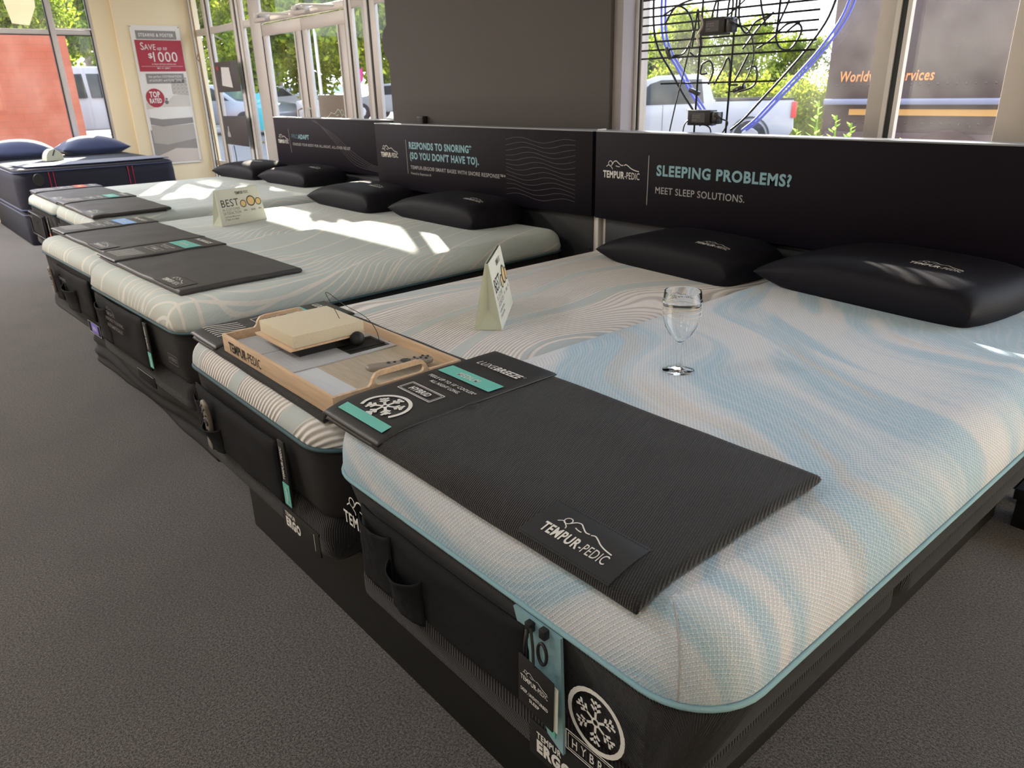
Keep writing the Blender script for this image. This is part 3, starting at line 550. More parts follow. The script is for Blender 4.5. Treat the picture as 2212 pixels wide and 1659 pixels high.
# hang tag
t = empty('hang_tag', (-.295, -.088, .505), 'small black hang tag dangling from the zipper of the nearest mattress', 'hang tag', R(-3))
tg = MB().prism([(-.043, -.048), (.043, -.052), (.046, .048), (-.040, .052)], lambda u, v, k: (u, k, v-.03), 0, .003).build('front_card', M['ink'], t, bevel=.001)
MB().prism([(-.030, -.046), (.050, -.050), (.052, .040), (-.038, .046)], lambda u, v, k: (u, k+.004+.02*max(0, u)*.3, v-.032), 0, .001).build('inner_leaf', M['card'], t)
prn('lettering', t, logo(-.034, -.024, .068)+[T('DEEP, UNDISTURBED', 0, -.048, .0065, .02, .068, 'c'), T('SLEEP', 0, -.060, .0065, .02, None, 'c')], lambda u, v: Vector((u, -.0012, v)), M['print_w'])
MB().tube([(-.002, .0, .018), (-.010, .006, .045), (-.022, .012, .075)], .0025).build('loop_cord', M['cable'], t)

# ---- foot mats
def footmat(key, x0, x1, y0, y1, sw, label, lift=.0, word='HYBRID', colr='print_teal', title='LUXEBREEZE', big=False, emblem='wave', bodym='vinyl2'):
    q = MATT[key]; t = empty('bed_foot_mat', (q['ox'], q['y0'], 0), label, 'bed mat', q['yaw']); ox = q['ox']; oy = q['y0']; H = q['H']; r = q['r']
    X = lambda x: x-ox; Y = lambda y: y-oy
    DR = lambda y: H+.0045*min(1, max(0, y/.25))-.016*max(0, 1-max(0, y+.01)/.09)**2
    def pad(name, a, b, c, d, th, zo, m, nx=44, ny=30, amp=.0015):
        def top(u, v, s):
            e = min(u*(b-a), (1-u)*(b-a), v*(d-c), (1-v)*(d-c)); k = min(1, e/.010); k = math.sqrt(max(0, 1-(1-k)**2)); x = a+u*(b-a); y = c+v*(d-c); px = .006*(1-k)
            z = DR(Y(y))+zo+amp*noise.noise(Vector((x*7, y*9, zo*50+x0)))*2
            return (X(x), Y(y), z+th*.5+s*th*.5*k)
        def mp(u): return .5-.5*cos(PI*u) if False else u
        g = MB(); us = [0, .004, .010, .018]+[.03+.94*i/nx for i in range(nx+1)]+[.982, .990, .996, 1]; vs = [0, .008, .02, .035]+[.05+.9*i/ny for i in range(ny+1)]+[.965, .98, .992, 1]
        for s in (1, -1):
            n0 = len(g.v); g.v += [top(u, v, s) for v in vs for u in us]; W = len(us)
            g.f += [(n0+j*W+i, n0+j*W+i+1, n0+(j+1)*W+i+1, n0+(j+1)*W+i) for j in range(len(vs)-1) for i in range(W-1)]
        o = g.build(name, m, t, smooth=True); o.data.transform(Matrix.Identity(4)); bm = bmesh.new(); bm.from_mesh(o.data); bmesh.ops.remove_doubles(bm, verts=bm.verts, dist=.00005); bmesh.ops.recalc_face_normals(bm, faces=bm.faces); bm.to_mesh(o.data); bm.free(); return o
    TH = .020
    body = pad('mat_body', x0+sw-.03, x1, y0, y1, TH, lift, M[bodym])
    pad('under_strip', x0+.004, x0+sw+.002, y0+.002, y1-.002, .012, lift, M['vinyl'], 12, 24)
    strip = pad('printed_strip', x0, x0+sw, y0-.002, y1+.004, .010, lift+.016, M['vinyl'], 14, 26, .0006)
    L = y1-y0
    def fz(u, v): return Vector((X(x0+u), Y(y0+v), DR(Y(y0+v))+lift+.0282))
    s = sw/.22; k = L/.48; W_ = sw; P = []; Wt = []
    if emblem == 'snow':
        prn('colour_block', strip, [RECT(.02, .29*k, W_-.015, .335*k)], fz, M[colr])
        fz2 = lambda u, v: fz(u, v)+Vector((0, 0, .0006))
        prn('title_lettering', strip, [T('LUXE', .045*s, .385*k, .020, 0, .062*s, sh=.15), T('BREEZE', .108*s, .385*k, .020, .035, .085*s, sh=.15), RING(.200*s, .402*k, .003, .0008, 10), T('MEDIUM', W_*.5, .303*k, .017, .01, .075*s, 'c', .15)], fz2, M['print_w'])
        prn('small_lettering', strip, [T("FEELS UP TO 10\u00b0 COOLER*", W_*.52, .255*k, .0105, .01, .165*s, 'c'), T('ALL NIGHT LONG.', W_*.52, .235*k, .0105, .01, .105*s, 'c')], fz, M['print_w'])
        prn('hybrid_frame', strip, [T('HYBRID', .098*s, .178*k, .016, .03, .070*s, 'c', .1)]+FR(.040*s, .165*k, .160*s, .207*k, .0022)+FR(.045*s, .169*k, .155*s, .203*k, .0012), fz, M['print_w'])
        cx, cy = .110*s, .088*k
        prn('snowflake_print', strip, snow(cx, cy, .043, .0065)+[RB([(cx+.058*cos(a_), cy+.052*sin(a_)) for a_ in [R(-28+i*8) for i in range(31)]], .0085, 0)], fz, M['print_w'])
        prn('colour_band', strip, [RECT(.028, .022*k, W_-.020, .046*k)], fz2, M[colr])
    else:
        prn('wave_print', strip, [RB([(W_*.08+i*.021*s, .035*k+.0), (W_*.08+i*.021*s+.004, .06*k), (W_*.12+i*.021*s*1.02+.012, .10*k), (W_*.14+i*.022*s+.018, .14*k)], .0048*s) for i in range(7)], fz, M['print_w'])
        prn('hybrid_frame', strip, [T(word, W_*.5, .197*k, .015, .02, .065*s, 'c'), T('FEELS COOLER', W_*.5, .262*k, .010, .01, .12*s, 'c'), T('ALL NIGHT', W_*.5, .245*k, .010, .01, .08*s, 'c')]+FR(.045*s, .185*k, .175*s, .22*k, .002), fz, M['print_w'])
        prn('colour_block', strip, [RECT(.02, .30*k, W_-.015, .375*k)], fz, M[colr])
        fz2 = lambda u, v: fz(u, v)+Vector((0, 0, .0006))
        prn('title_lettering', strip, [T(title, W_*.5, .415*k, .022, .02, .15*s, 'c'), T('MEDIUM' if colr != 'print_red' else 'FIRM', W_*.5, .325*k, .018, .02, .08*s, 'c')], fz2, M['print_w'])
    # logo patch near the right foot corner
    if key == 'B': return t
    px0, px1 = (x1-.275, x1-.055) if not big else (-.362, -.172); pd = .094
    mb = MB(); G_ = lambda u, v, dz: (X(px0+u*(px1-px0)), Y(y0+.002+v*pd), DR(Y(y0+.002+v*pd))+lift+TH+dz)
    mb.grid(lambda u, v: G_(u, v, .0022), 10, 10); p = mb.build('logo_patch', M['patch'], t, smooth=True)
    w_ = px1-px0; fp = lambda u, v: Vector(G_(u/w_, v/pd, .0034))
    prn('patch_lettering', p, logo(w_*.14, .022, w_*.70, .03), fp, M['print_w'])
    stx = MB(); [stx.box(Vector(G_(a_, b_, .0024))-Vector((.0012, .0004, 0)), Vector(G_(a_, b_, .0024))+Vector((.0012, .0004, .0006))) for a_ in [i/34 for i in range(1, 34)] for b_ in (.04, .96)]; stx.build('stitching', M['ink'], p)
    return t
footmat('A', -.995, -.118, -.062, .418, .225, 'large charcoal woven mat with snowflake printed strip on the nearest mattress', lift=.002, big=True, emblem='snow', bodym='weave')
footmat('B', -1.925, -1.06, -.034, .420, .21, 'black mat with wave print lying under the wooden tray', lift=.001, bodym='weave')
footmat('C', -3.365, -2.385, .070, .562, .25, 'black mat with teal block on the sage mattress across the gap from the tray', title='PROBREEZE')
footmat('D', -4.50, -3.54, .095, .590, .27, 'black mat with a blue block beside the teal-blocked mat', colr='print_blue', title='PROADAPT')
footmat('E', -5.72, -4.72, .335, .80, .24, 'black mat with small teal block on the right mattress of the farthest pair', title='PROADAPT')
footmat('F', -6.76, -5.80, .345, .83, .24, 'black mat with a coral block on the leftmost sage mattress', colr='print_red', title='ADAPT')
q = empty('side_tab', (-.765, .165, .744), 'tiny black fabric tab sticking out under the snowflake printed strip', 'fabric tab'); MB().grid(lambda u, v: (-.004+.03*v, -.03+.06*u, .006*sin(PI*u)-.006*v), 8, 4).build('fold', M['vinyl'], q, smooth=True, solid=.0015)

# ---- pillows
def pillow(x, y, z, hx, hy, th, rz, label, lx=.12, ly=-.08, mt='pillow', name='pillow', tips=1, logo_=True, group=None):
    t = empty(name, (x, y, z), label, 'pillow', rz, group); n, k = 56, 36; g = MB()
    def F(u, v, s):
        au, av = abs(u), abs(v)
        fu = (1-au**2.4)**.62 if u < 0 else ((1-au**9)**.5 if tips == 1 else (1-au**2.4)**.62)
        fv = (1-av**7)**.38 if tips == 1 else (1-av**2.4)**.6
        f = max(0, fu*fv); px = u*hx*(1-.05*(av**2)*(1 if tips == 1 else -1)-(.04*(1-av**2) if (u < 0 or tips == 2) and au > .9 else 0)*0)
        py = v*hy*(1+(.04*au**4 if u < 0 else -.05*au**4)); wr = .0018*noise.noise(Vector((u*14, v*5, z+x)))*(1 if f < .7 else .3)
        dome = 1-.12*(u*u)+.06*v*(1 if tips == 1 else -1)
        zz = th*.34+(th*.66*f*dome if s > 0 else -th*.34*min(1, f*1.7))
        return (px, py, zz+wr)
    S = lambda i, n_: -cos(PI*i/n_)
    for s in (1, -1):
        n0 = len(g.v); g.v += [F(S(i, n), S(j, k), s) for j in range(k+1) for i in range(n+1)]; g.f += [(n0+j*(n+1)+i, n0+j*(n+1)+i+1, n0+(j+1)*(n+1)+i+1, n0+(j+1)*(n+1)+i) for j in range(k) for i in range(n)]
    o = g.build('pillow_body', M[mt], t, smooth=True); bm = bmesh.new(); bm.from_mesh(o.data); bmesh.ops.remove_doubles(bm, verts=bm.verts, dist=.0002); bmesh.ops.recalc_face_normals(bm, faces=bm.faces); bm.to_mesh(o.data); bm.free()
    if logo_:
        def fp(u, v):
            X_, Y_ = u, v; p = F(max(-1, min(1, X_/hx)), max(-1, min(1, Y_/hy)), 1); return Vector((X_, Y_, p[2]+.0022))
        prn('logo_print', t, logo(lx, ly, .155, .03), fp, M['print_w'])
    return t
pillow(-.600, 1.745, .722, .375, .220, .130, R(-7), 'big black pillow at the head of the nearest blue and white mattress', .09, -.075)
pillow(-1.435, 1.800, .674, .360, .185, .130, R(-5), 'black pillow behind the wine glass at the head of the ivory ribbed mattress', .12, -.10)
pillow(-3.03, 1.800, .690, .42, .18, .140, R(-1), 'black pillow nearest the gap on the middle pair, right below the snoring headboard', .17, -.06)
pillow(-4.06, 1.805, .672, .42, .19, .142, R(-1), 'black pillow on the sage mattress with the tent sign', .14, -.02)
pillow(-5.47, 2.08, .690, .42, .20, .135, R(1), 'black pillow on the right mattress of the farthest pair', .16, -.02)
pillow(-6.46, 2.07, .676, .42, .20, .135, R(3), 'leftmost black pillow, in front of the entrance window', .02, .0)

# ---- headboards
def headboard(x0, x1, y, label, blocks, waves=None):
    t = empty('headboard', ((x0+x1)/2, y, 0), label, 'headboard'); h = (x1-x0)/2; box('sign_panel', (-h, 0, .772), (h, .085, 1.170), M['headb'], t, .003)
    box('top_cap', (-h, -.001, 1.170), (h, .087, 1.176), M['headt'], t, .001); box('lower_panel', (-h+.03, .045, .05), (h-.03, .075, .775), M['headl'], t, .002)
    for s in (-1, 1): box('upright_post', (s*(h-.03)-.02, .05, 0), (s*(h-.03)+.02, .09, .775), M['alu'], t, .003)
    for s in (-1, 1): MB().lathe([(0, 0), (.006, 0), (.006, .004), (0, .004)], 10, (s*(h-.05), .040, .60), 'y').build('bolt', M['metalk'], t)
    f = lambda u, v: Vector((u-(x0+x1)/2, -.0012, v))
    for nm, it, m_ in blocks: prn(nm, t, it, f, M[m_])
    if waves: prn('wave_pattern', t, waves, f, M['dim'])
    return t
yh = 2.0
wv = [RB([(-.90+i*.0, .80+i*.024)]+[(-.90+.09*j, .80+i*.024+.014*sin(j*1.25+i*.5)) for j in range(1, 9)], .0013) for i in range(14)]
headboard(-2.14, -.14, yh, 'long black headboard sign reading sleeping problems, behind the two nearest beds',
  [('logo_print', logo(-2.088, .968, .222, .03), 'print_w'), ('divider_line', [RB([(-1.818, .862), (-1.816, 1.078)], .0035, 0)], 'print_g'), ('heading', [T('SLEEPING PROBLEMS?', -1.770, .996, .042, .035, .648)], 'print_t'), ('subheading', [T('MEET SLEEP SOLUTIONS.', -1.772, .918, .028, .006, .455)], 'print_g')])
headboard(-4.14, -2.162, yh+.001, 'long black headboard sign about snoring, behind the middle pair',
  [('logo_print', logo(-4.083, .968, .205, .03), 'print_w'), ('divider_line', [RB([(-3.772, .876), (-3.776, 1.082)], .0035, 0)], 'print_g'), ('heading', [T('RESPONDS TO SNORING*', -3.742, 1.031, .038, .035, .64), T("(SO YOU DON'T HAVE TO).", -3.738, .970, .038, .035, .70)], 'print_t'),
   ('subheading', [T('TEMPUR-ERGO\u00ae SMART BASES WITH SNORE RESPONSE\u2122*', -3.738, .908, .021, .008, .93)], 'print_g'), ('small_print', [T('Powered by Sleeptracker AI', -3.738, .875, .014, .01, .22)], 'print_g'), ('footnote', [T('Not available on all bases, see associate for details', -3.30, .802, .008, 0, .36)], 'dim')],
  [RB([(-2.80+.075*j, .83+i*.024+.012*sin(j*1.3+i*.5)) for j in range(8)], .0012) for i in range(13)])
headboard(-6.45, -4.44, 2.33, 'long black headboard sign below the entrance doors, behind the farthest pair',
  [('logo_print', logo(-6.40, .955, .215, .03), 'print_w'), ('divider_line', [RB([(-6.150, .877), (-6.165, 1.080)], .0035, 0)], 'print_g'), ('heading', [T('PRO', -6.11, 1.002, .034, .0, .125)], 'dteal'), ('heading', [T('ADAPT', -5.985, 1.002, .034, .035, .205)], 'print_t'), ('subheading', [T('CRADLES YOUR BODY FOR ALL-NIGHT, ALL-OVER RELIEF', -6.105, .944, .021, .006, 1.02)], 'print_g')],
  [RB([(-5.70+i*.02, 1.16), (-5.35, 1.06-i*.014), (-5.05, .93-i*.022), (-4.75, .845-i*.010), (-4.45, .84-i*.014)], .0016) for i in range(5)])
tag(MB().box((-2.160, 2.03, .0), (-2.142, 2.075, 1.18)).build('upright_bar', M['aluw'], bevel=.002), 'pale upright metal bar in the gap between the near and middle headboards', 'metal bar')
t = empty('wall_outlet_box', (-3.84, 2.19, 1.185), 'small dark electrical box on the charcoal wall above the snoring headboard', 'outlet box'); box('housing', (-.035, -.03, -.06), (.035, .01, .03), M['metalk'], t, .004); box('cover', (-.03, -.034, -.05), (.03, -.03, .022), M['dark'], t, .002)

# ---- tent cards
def tent(x, y, z, rz, L, Hh, D, label):
    t = empty('tent_card', (x, y, z), label, 'tabletop sign', rz)   # long axis local x, front faces local -y
    MB().add([(-L/2, -D/2, .001), (L/2, -D/2, .001), (L/2-.012, -.004, Hh), (-L/2+.012, -.004, Hh)], [(0, 1, 2, 3)]).build('front_face', M['card'], t, solid=-.0012)
    MB().add([(-L/2, D/2, .001), (L/2, D/2, .001), (L/2-.012, .004, Hh), (-L/2+.012, .004, Hh)], [(1, 0, 3, 2)]).build('back_face', M['cardg'], t, solid=-.0012)
    for s in (-1, 1): MB().add([(s*L/2, -D/2, .001), (s*L/2, D/2, .001), (s*(L/2-.012), .004, Hh), (s*(L/2-.012), -.004, Hh), (s*(L/2-.02), 0, .06)], [(0, 1, 4), (1, 2, 4), (2, 3, 4), (3, 0, 4)]).build('side_flap', M['cardg'], t)
    MB().add([(-L/2, -D/2, .001), (L/2, -D/2, .001), (L/2, D/2, .001), (-L/2, D/2, .001)], [(0, 1, 2, 3)]).build('base_flap', M['cardg'], t)
    sl_ = (D/2-.004)/Hh; f = lambda u, v: Vector((u, -D/2+v*sl_-.0022, v)); w_ = L
    prn('lettering', t, [T('TEMPUR', -.06*L, Hh*.83, Hh*.075, .03, L*.17), T('-PEDIC', .11*L, Hh*.83, Hh*.075, 0, L*.12), T('BEST', -.40*L, Hh*.52, Hh*.20, 0, L*.37)], f, M['ink'])
    prn('small_lettering', t, [T('IN CUSTOMER', -.40*L, Hh*.40, Hh*.075, 0, L*.37), T('SATISFACTION', -.40*L, Hh*.30, Hh*.075, 0, L*.37), T('with Retail Mattresses,', -.40*L, Hh*.22, Hh*.045, .01, L*.34), T('3 Years in a Row.', -.40*L, Hh*.14, Hh*.05, .02, L*.3), T('RETAIL', .08*L, Hh*.335, Hh*.04, .04, L*.07, 'c'), T('ONLINE', .245*L, Hh*.325, Hh*.05, .04, L*.1, 'c'), T('RETAIL', .40*L, Hh*.335, Hh*.04, .04, L*.06, 'c')], f, M['p_grey'])
    prn('medal_print', t, [DISC(.06*L, Hh*.55, Hh*.085), DISC(.235*L, Hh*.60, Hh*.12), DISC(.395*L, Hh*.56, Hh*.085)], lambda u, v: f(u, v)+Vector((0, -.0004, 0)), M['gold'])
    prn('medal_rim', t, [RING(.06*L, Hh*.55, Hh*.095, Hh*.022), RING(.235*L, Hh*.60, Hh*.135, Hh*.03), RING(.395*L, Hh*.56, Hh*.095, Hh*.022)], lambda u, v: f(u, v)+Vector((0, -.0008, 0)), M['gasket'])
    return t
tent(-3.985, .955, .676, R(90+14), .31, .195, .085, 'pale green best in customer satisfaction tent card on the sage mattress')
tent(-1.430, .776, .678, R(133), .31, .205, .085, 'pale tent card seen edge-on between the wooden tray and the wine glass')

# ---- wine glass
t = empty('wine_glass', (-.630, .693, .7265), 'clear wine glass with a printed band standing on the blue and white mattress', 'glass')
gm = bpy.data.materials.new('clear glass'); gm.use_nodes = True; gb = gm.node_tree.nodes['Principled BSDF']; gb.inputs['Transmission Weight'].default_value = 1; gb.inputs['IOR'].default_value = 1.33; gb.inputs['Roughness'].default_value = .0; gb.inputs['Base Color'].default_value = (.99, 1, 1, 1)
bowl = [(.004, .072), (.012, .078), (.022, .092), (.031, .112), (.036, .135), (.0375, .155), (.0372, .172), (.0385, .174), (.0372, .178), (.036, .195), (.0352, .198), (.0345, .195), (.0355, .178), (.036, .155), (.0345, .135), (.0295, .113), (.020, .094), (.010, .081), (0, .078)]
MB().lathe([(0, .0), (.030, .0), (.0315, .0015), (.030, .003), (.015, .006), (.006, .010), (.0045, .02), (.0042, .06), (.0055, .068), (.0042, .072)]+bowl, 64).build('bowl_and_stem', gm, t, auto=True)
for i, z in enumerate((.142, .152, .163)): MB().tube([(.0378*cos(2*PI*k/40), .0378*sin(2*PI*k/40), z) for k in range(40)], .0006, 6, closed=True).build('raised_ring', M['print_w'], t, smooth=True)
for o_ in t.children: o_.data.transform(Matrix.Diagonal((1.2, 1.2, 1, 1)))
def cyl(u, v): a_ = R(128)-u/.046; return Vector((.0458*cos(a_), .0458*sin(a_), v))
prn('printed_lettering', t, logo(-.035, .160, .062, .02), cyl, M['p_grey'])

# ---- tray and its contents
X0, X1, Y0, Y1, Z0_, Z1_ = -1.678, -1.026, -.022, .335, .692, .742
t = empty('wooden_tray', ((X0+X1)/2, (Y0+Y1)/2, Z0_), 'maple display tray with cut-out handles lying on the ivory ribbed mattress', 'tray'); cx_, cy_ = (X0+X1)/2, (Y0+Y1)/2; hx_, hy_ = (X1-X0)/2, (Y1-Y0)/2; tk = .009
box('floor_board', (-hx_+tk, -hy_+tk, .0), (hx_-tk, hy_-tk, .024), M['maple2'], t)
box('foot_rail', (-hx_, -hy_, 0), (hx_, -hy_+tk, .050), M['maple'], t, .001); box('head_rail', (-hx_, hy_-tk, 0), (hx_, hy_, .050), M['maple'], t, .001)
def handle_side(s):
    top = [(-hy_+tk, .050), (-.085, .050), (-.078, .056), (-.074, .067), (-.064, .078), (-.050, .081), (.050, .081), (.064, .078), (.074, .067), (.078, .056), (.085, .050), (hy_-tk, .050), (hy_-tk, 0), (-hy_+tk, 0)]
    hole = [(-.055+.013*cos(a_), .059+.011*sin(a_)) for a_ in [R(270-i*22.5) for i in range(9)]]+[(.055+.013*cos(a_), .059+.011*sin(a_)) for a_ in [R(90-i*22.5) for i in range(9)]]
    bm = bmesh.new(); x = s*hx_-(tk if s > 0 else 0)
    def loop(P): vs = [bm.verts.new((x, p[0], p[1])) for p in P]; return [bm.edges.new((vs[i], vs[(i+1) % len(vs)])) for i in range(len(vs))]
    e = loop(top)+loop(hole); bmesh.ops.triangle_fill(bm, edges=e, use_beauty=True, use_dissolve=False)
    ret = bmesh.ops.extrude_face_region(bm, geom=bm.faces[:]); bmesh.ops.translate(bm, verts=[v for v in ret['geom'] if isinstance(v, bmesh.types.BMVert)], vec=(tk, 0, 0)); bmesh.ops.recalc_face_normals(bm, faces=bm.faces)
    me = bpy.data.meshes.new('h'); bm.to_mesh(me); bm.free(); link('handle_side', me, M['maple'], t)
handle_side(1); handle_side(-1)
prn('lettering', t, [T('TEMPUR', -hx_+.045, .011, .026, .03, .118), T('-PEDIC', -hx_+.165, .011, .026, 0, .095)], lambda u, v: Vector((u, -hy_-.0008, v)), M['ink'])
MB().prism([(.012, .165), (-.030, -.172), (-.034, -.172), (.008, .165)], lambda u, v, k: (u, v, k), .025, .027).build('divider_edge', M['gasket'], t)
def infocard(x0, x1, y0, y1, z, m_, label, lines, hole=None):
    c = empty('info_card', ((x0+x1)/2, (y0+y1)/2, z), label, 'card'); a_, b_ = (x1-x0)/2, (y1-y0)/2
    if hole:
        hx0, hx1, hy0, hy1 = [hole[0]-(x0+x1)/2, hole[1]-(x0+x1)/2, hole[2]-(y0+y1)/2, hole[3]-(y0+y1)/2]
        MB().box((-a_, -b_, 0), (hx0, b_, .003)).box((hx1, -b_, 0), (a_, b_, .003)).box((hx0, -b_, 0), (hx1, hy0, .003)).box((hx0, hy1, 0), (hx1, b_, .003)).build('card_sheet', M[m_], c)
        box('dark_well', (hx0, hy0, -.0005), (hx1, hy1, .0006), M['pit'], c); g_ = MB(); [g_.tube(P_, .0012, 4) for P_ in ([(hx0, hy0, .0035), (hx1, hy0, .0035)], [(hx1, hy0, .0035), (hx1, hy1, .0035)], [(hx1, hy1, .0035), (hx0, hy1, .0035)], [(hx0, hy1, .0035), (hx0, hy0, .0035)])]; g_.build('well_rim', M['gasket'], c)
    else: box('card_sheet', (-a_, -b_, 0), (a_, b_, .003), M[m_], c)
    prn('printed_lines', c, [T(s, x, y, h, 0, w_) for s, x, y, h, w_ in lines], lambda u, v: Vector((u, v, .0036)), M['paperw']); return c
ZF = Z0_+.0245
infocard(-1.662, -1.490, -.010, .322, ZF, 'cardw', 'grey info card at the far left end of the wooden tray', [('What your mattress is made of', -.05, -.06, .005, .11)])
infocard(-1.487, -1.300, -.008, .318, ZF, 'cardw', 'grey info card around the dark well holding the black ball', [('Feel the ball', -.08, -.10, .006, .05), ('adapts to weight', -.02, -.115, .005, .08), ('relieves pressure', -.02, -.128, .005, .08), ('with every move', -.02, -.141, .005, .08), ('absorbs motion', -.02, -.10, .005, .06)], (-1.418, -1.318, .185, .305))
infocard(-1.290, -1.045, -.008, .072, ZF, 'cardw2', 'pale blue-white info card at the near foot corner of the tray', [('Adjust your bed with the touch of a button', -.075, .0, .005, .16), ('try the remote', -.03, -.015, .005, .07)])
t = empty('foam_block', (-1.478, .160, ZF+.004), 'cream foam sample block on a wooden stand in the tray', 'foam sample'); box('shadow_riser', (-.085, -.085, 0), (.085, .085, .024), M['pit'], t)  # black riser block stands in for the shadow under the stand
box('stand_plate', (-.118, -.118, .024), (.104, .105, .031), M['maple'], t, .002)
MB().box((-.106, -.106, .0315), (.106, .103, .066)).build('foam', M['foam'], t, bevel=.003)
t = empty('weight_ball', (-1.368, .236, ZF+.003), 'black ball in the dark well of the tray', 'ball'); MB().lathe([(.0205*sin(PI*i/24), .0205-.0205*cos(PI*i/24)) for i in range(25)], 32).build('ball', M['rubber'], t, smooth=True)
t = empty('thin_cord', (0, 0, 0), 'thin dark cord looping up out of the tray well', 'cord')
MB().tube(curve_pts([(-1.398, .231, .722), (-1.418, .225, .765), (-1.455, .22, .815), (-1.492, .22, .846), (-1.478, .22, .852), (-1.45, .225, .842), (-1.416, .235, .826), (-1.334, .25, .806), (-1.330, .275, .766), (-1.357, .298, .722)], 8), .0010, 6).build('cord', M['wire'], t, smooth=True)
def remote(loc, rz, label, rx=0, ry=0):
    t = empty('remote_control', loc, label, 'remote control'); t.rotation_euler = (rx, ry, rz)
    def f(u, v): return None
    g = MB(); n = 40
    for i in range(n+1):
        s = i/n; y = -.088+.176*s; e = min(1, min(s, 1-s)*14)**.5; hw = .0185*(.55+.45*e)*(1-.05*(1-s)); zc = .004+.016*max(0, (.25-s)/.25)**1.5*0+.010*(1-min(1, s*1.6)); hh = .008*(.5+.5*e)
        for k in range(20):
            a_ = 2*PI*k/20; ca, sa = cos(a_), sin(a_); g.v.append((hw*math.copysign(abs(ca)**.55, ca), y, hh*math.copysign(abs(sa)**.55, sa)+zc+.006))
    for i in range(n):
        for k in range(20): g.f.append((i*20+k, i*20+(k+1) % 20, (i+1)*20+(k+1) % 20, (i+1)*20+k))
    g.f += [tuple(range(20))[::-1], tuple(n*20+k for k in range(20))]; body = g.build('body', M['remote'], t, smooth=True)
    zt = lambda y: .0185+.010*(1-min(1, (y+.088)/.176*1.6))
    for (x, y, a_, b_) in ((-.0, -.030, .0055, .004), (-.0, -.014, .0035, .003), (-.010, .045, .0045, .003), (.010, .045, .0045, .003), (0, .058, .004, .003), (-.010, .068, .004, .003), (.010, .068, .004, .003), (0, .078, .0035, .0025)):
        MB().lathe([(0, .0022), (.8, .002), (1, .001), (1, -.002), (0, -.002)], 20).build('button', M['btn'], t, smooth=True); o = COL.objects[-1]; o.data.transform(Matrix.Translation((x, y, zt(y))) @ Matrix.Diagonal((a_, b_*1.2, 1, 1)))
    o = MB().lathe([(.007, -.001), (.007, .002), (.0135, .002), (.014, .0), (.014, -.002)], 28, (0, .015, zt(.015))).build('navigation_ring', M['btn'], t, smooth=True); MB().lathe([(0, .0025), (.0055, .002), (.006, -.001)], 20, (0, .015, zt(.015))).build('button', M['btn'], t, smooth=True)
    return t
remote((-1.122, .216, ZF+.006), R(-8), 'taupe remote control lying on the tray behind the near handle')
t = remote((-1.712, -.080, .470), 0, 'taupe remote control standing in the organizer pocket of the ivory ribbed mattress', R(90+180), R(6)); t.rotation_euler = (R(98), R(14), 0)
t = remote((-4.05, -.04, .50), 0, 'pale remote control in the organizer of the sage mattress with the tent sign'); t.rotation_euler = (R(96), R(10), R(2)); t.scale = (.8, .8, .8)

# ---- navy bed
t = empty('mattress', (-9.435, 1.245, .33), 'navy quilted mattress with crimson stitching on the far left bed', 'mattress', R(-90))
slab('side_panel', 0, 0, .755, 1.02, .09, [(0, .03), (.01, .005), (.03, 0), (.10, -.01), (.30, -.008), (.375, 0), (.38, .012)], M['navy'], t, 6)
slab('quilted_top', 0, 0, .750, 1.015, .09, [(.378, .004), (.392, .0), (.404, .025), (.410, .08), (.413, .2)], M['navyq'], t, 1)
for z in (.378, .02): MB().tube([(x, y, z) for x, y, _, _ in outline(.757, 1.022, .09)], .007, 6, closed=True).build('edge_piping', M['navyv'], t, smooth=True)
for x in (-.32, -.275, .42, .46): MB().box((x-.003, .985, .03), (x+.003, 1.0335, .37)).build('stitch_line', M['red'], t)
MB().lathe([(0, .012), (.045, .01), (.05, 0)], 24, (.0, 0, 0)).build('badge', M['vinyl'], t); o = COL.objects[-1]; o.data.transform(Matrix.Translation((.56, 1.030, .30)) @ Matrix.Rotation(R(-90), 4, 'X') @ Matrix.Diagonal((1, 1.3, 1, 1)))
t2 = empty('box_base', (-9.435, 1.245, 0), 'navy fabric box base below the navy quilted mattress', 'bed base', R(-90)); slab('fabric_box', 0, 0, .745, 1.015, .07, [(0, .012), (.01, .002), (.30, 0), (.328, .008)], M['navy'], t2, 3)
for z in (.30,): MB().tube([(x, y, z) for x, y, _, _ in outline(.748, 1.018, .07)], .006, 6, closed=True).build('edge_piping', M['navyv'], t2, smooth=True)
for (y, x, rz, lb) in ((1.60, -10.12, -86, 'navy velvet pillow at the right of the navy bed, nearest the poster'), (.82, -10.12, -93, 'navy velvet pillow at the left edge of the navy bed')):
    pillow(x, y, .742, .36, .23, .21, R(rz+180 if 0 else rz), lb, mt='navyv', tips=2, logo_=False)
def hem(u, v): return (-8.98+.48*v+.03*sin(u*3), .62+1.36*u-.08*(1-v)*(1-u), .746+.002*noise.noise(Vector((u*5, v*5, 0)))+.0015)
tag(MB().grid(hem, 30, 14).build('throw_blanket', M['navyv'], smooth=True, solid=.006), 'navy velvet throw spread across the foot end of the navy bed', 'throw')
t = empty('card_stand', (-9.45, 1.02, .745), 'half-round cream card stand on the navy bed', 'tabletop sign', R(10)); MB().prism([(-.09, 0)]+[(.09*cos(a_), .12*sin(a_)) for a_ in [R(180-i*15) for i in range(1, 12)]]+[(.09, 0)], lambda u, v, k: (k, u, v), .0, .12).build('half_round_body', M['cardg'], t); prn('dark_mark', t, [RB([(-.02, .05), (.012, .11)], .012, 0)], lambda u, v: Vector((.1212, u, v)), M['ink'])

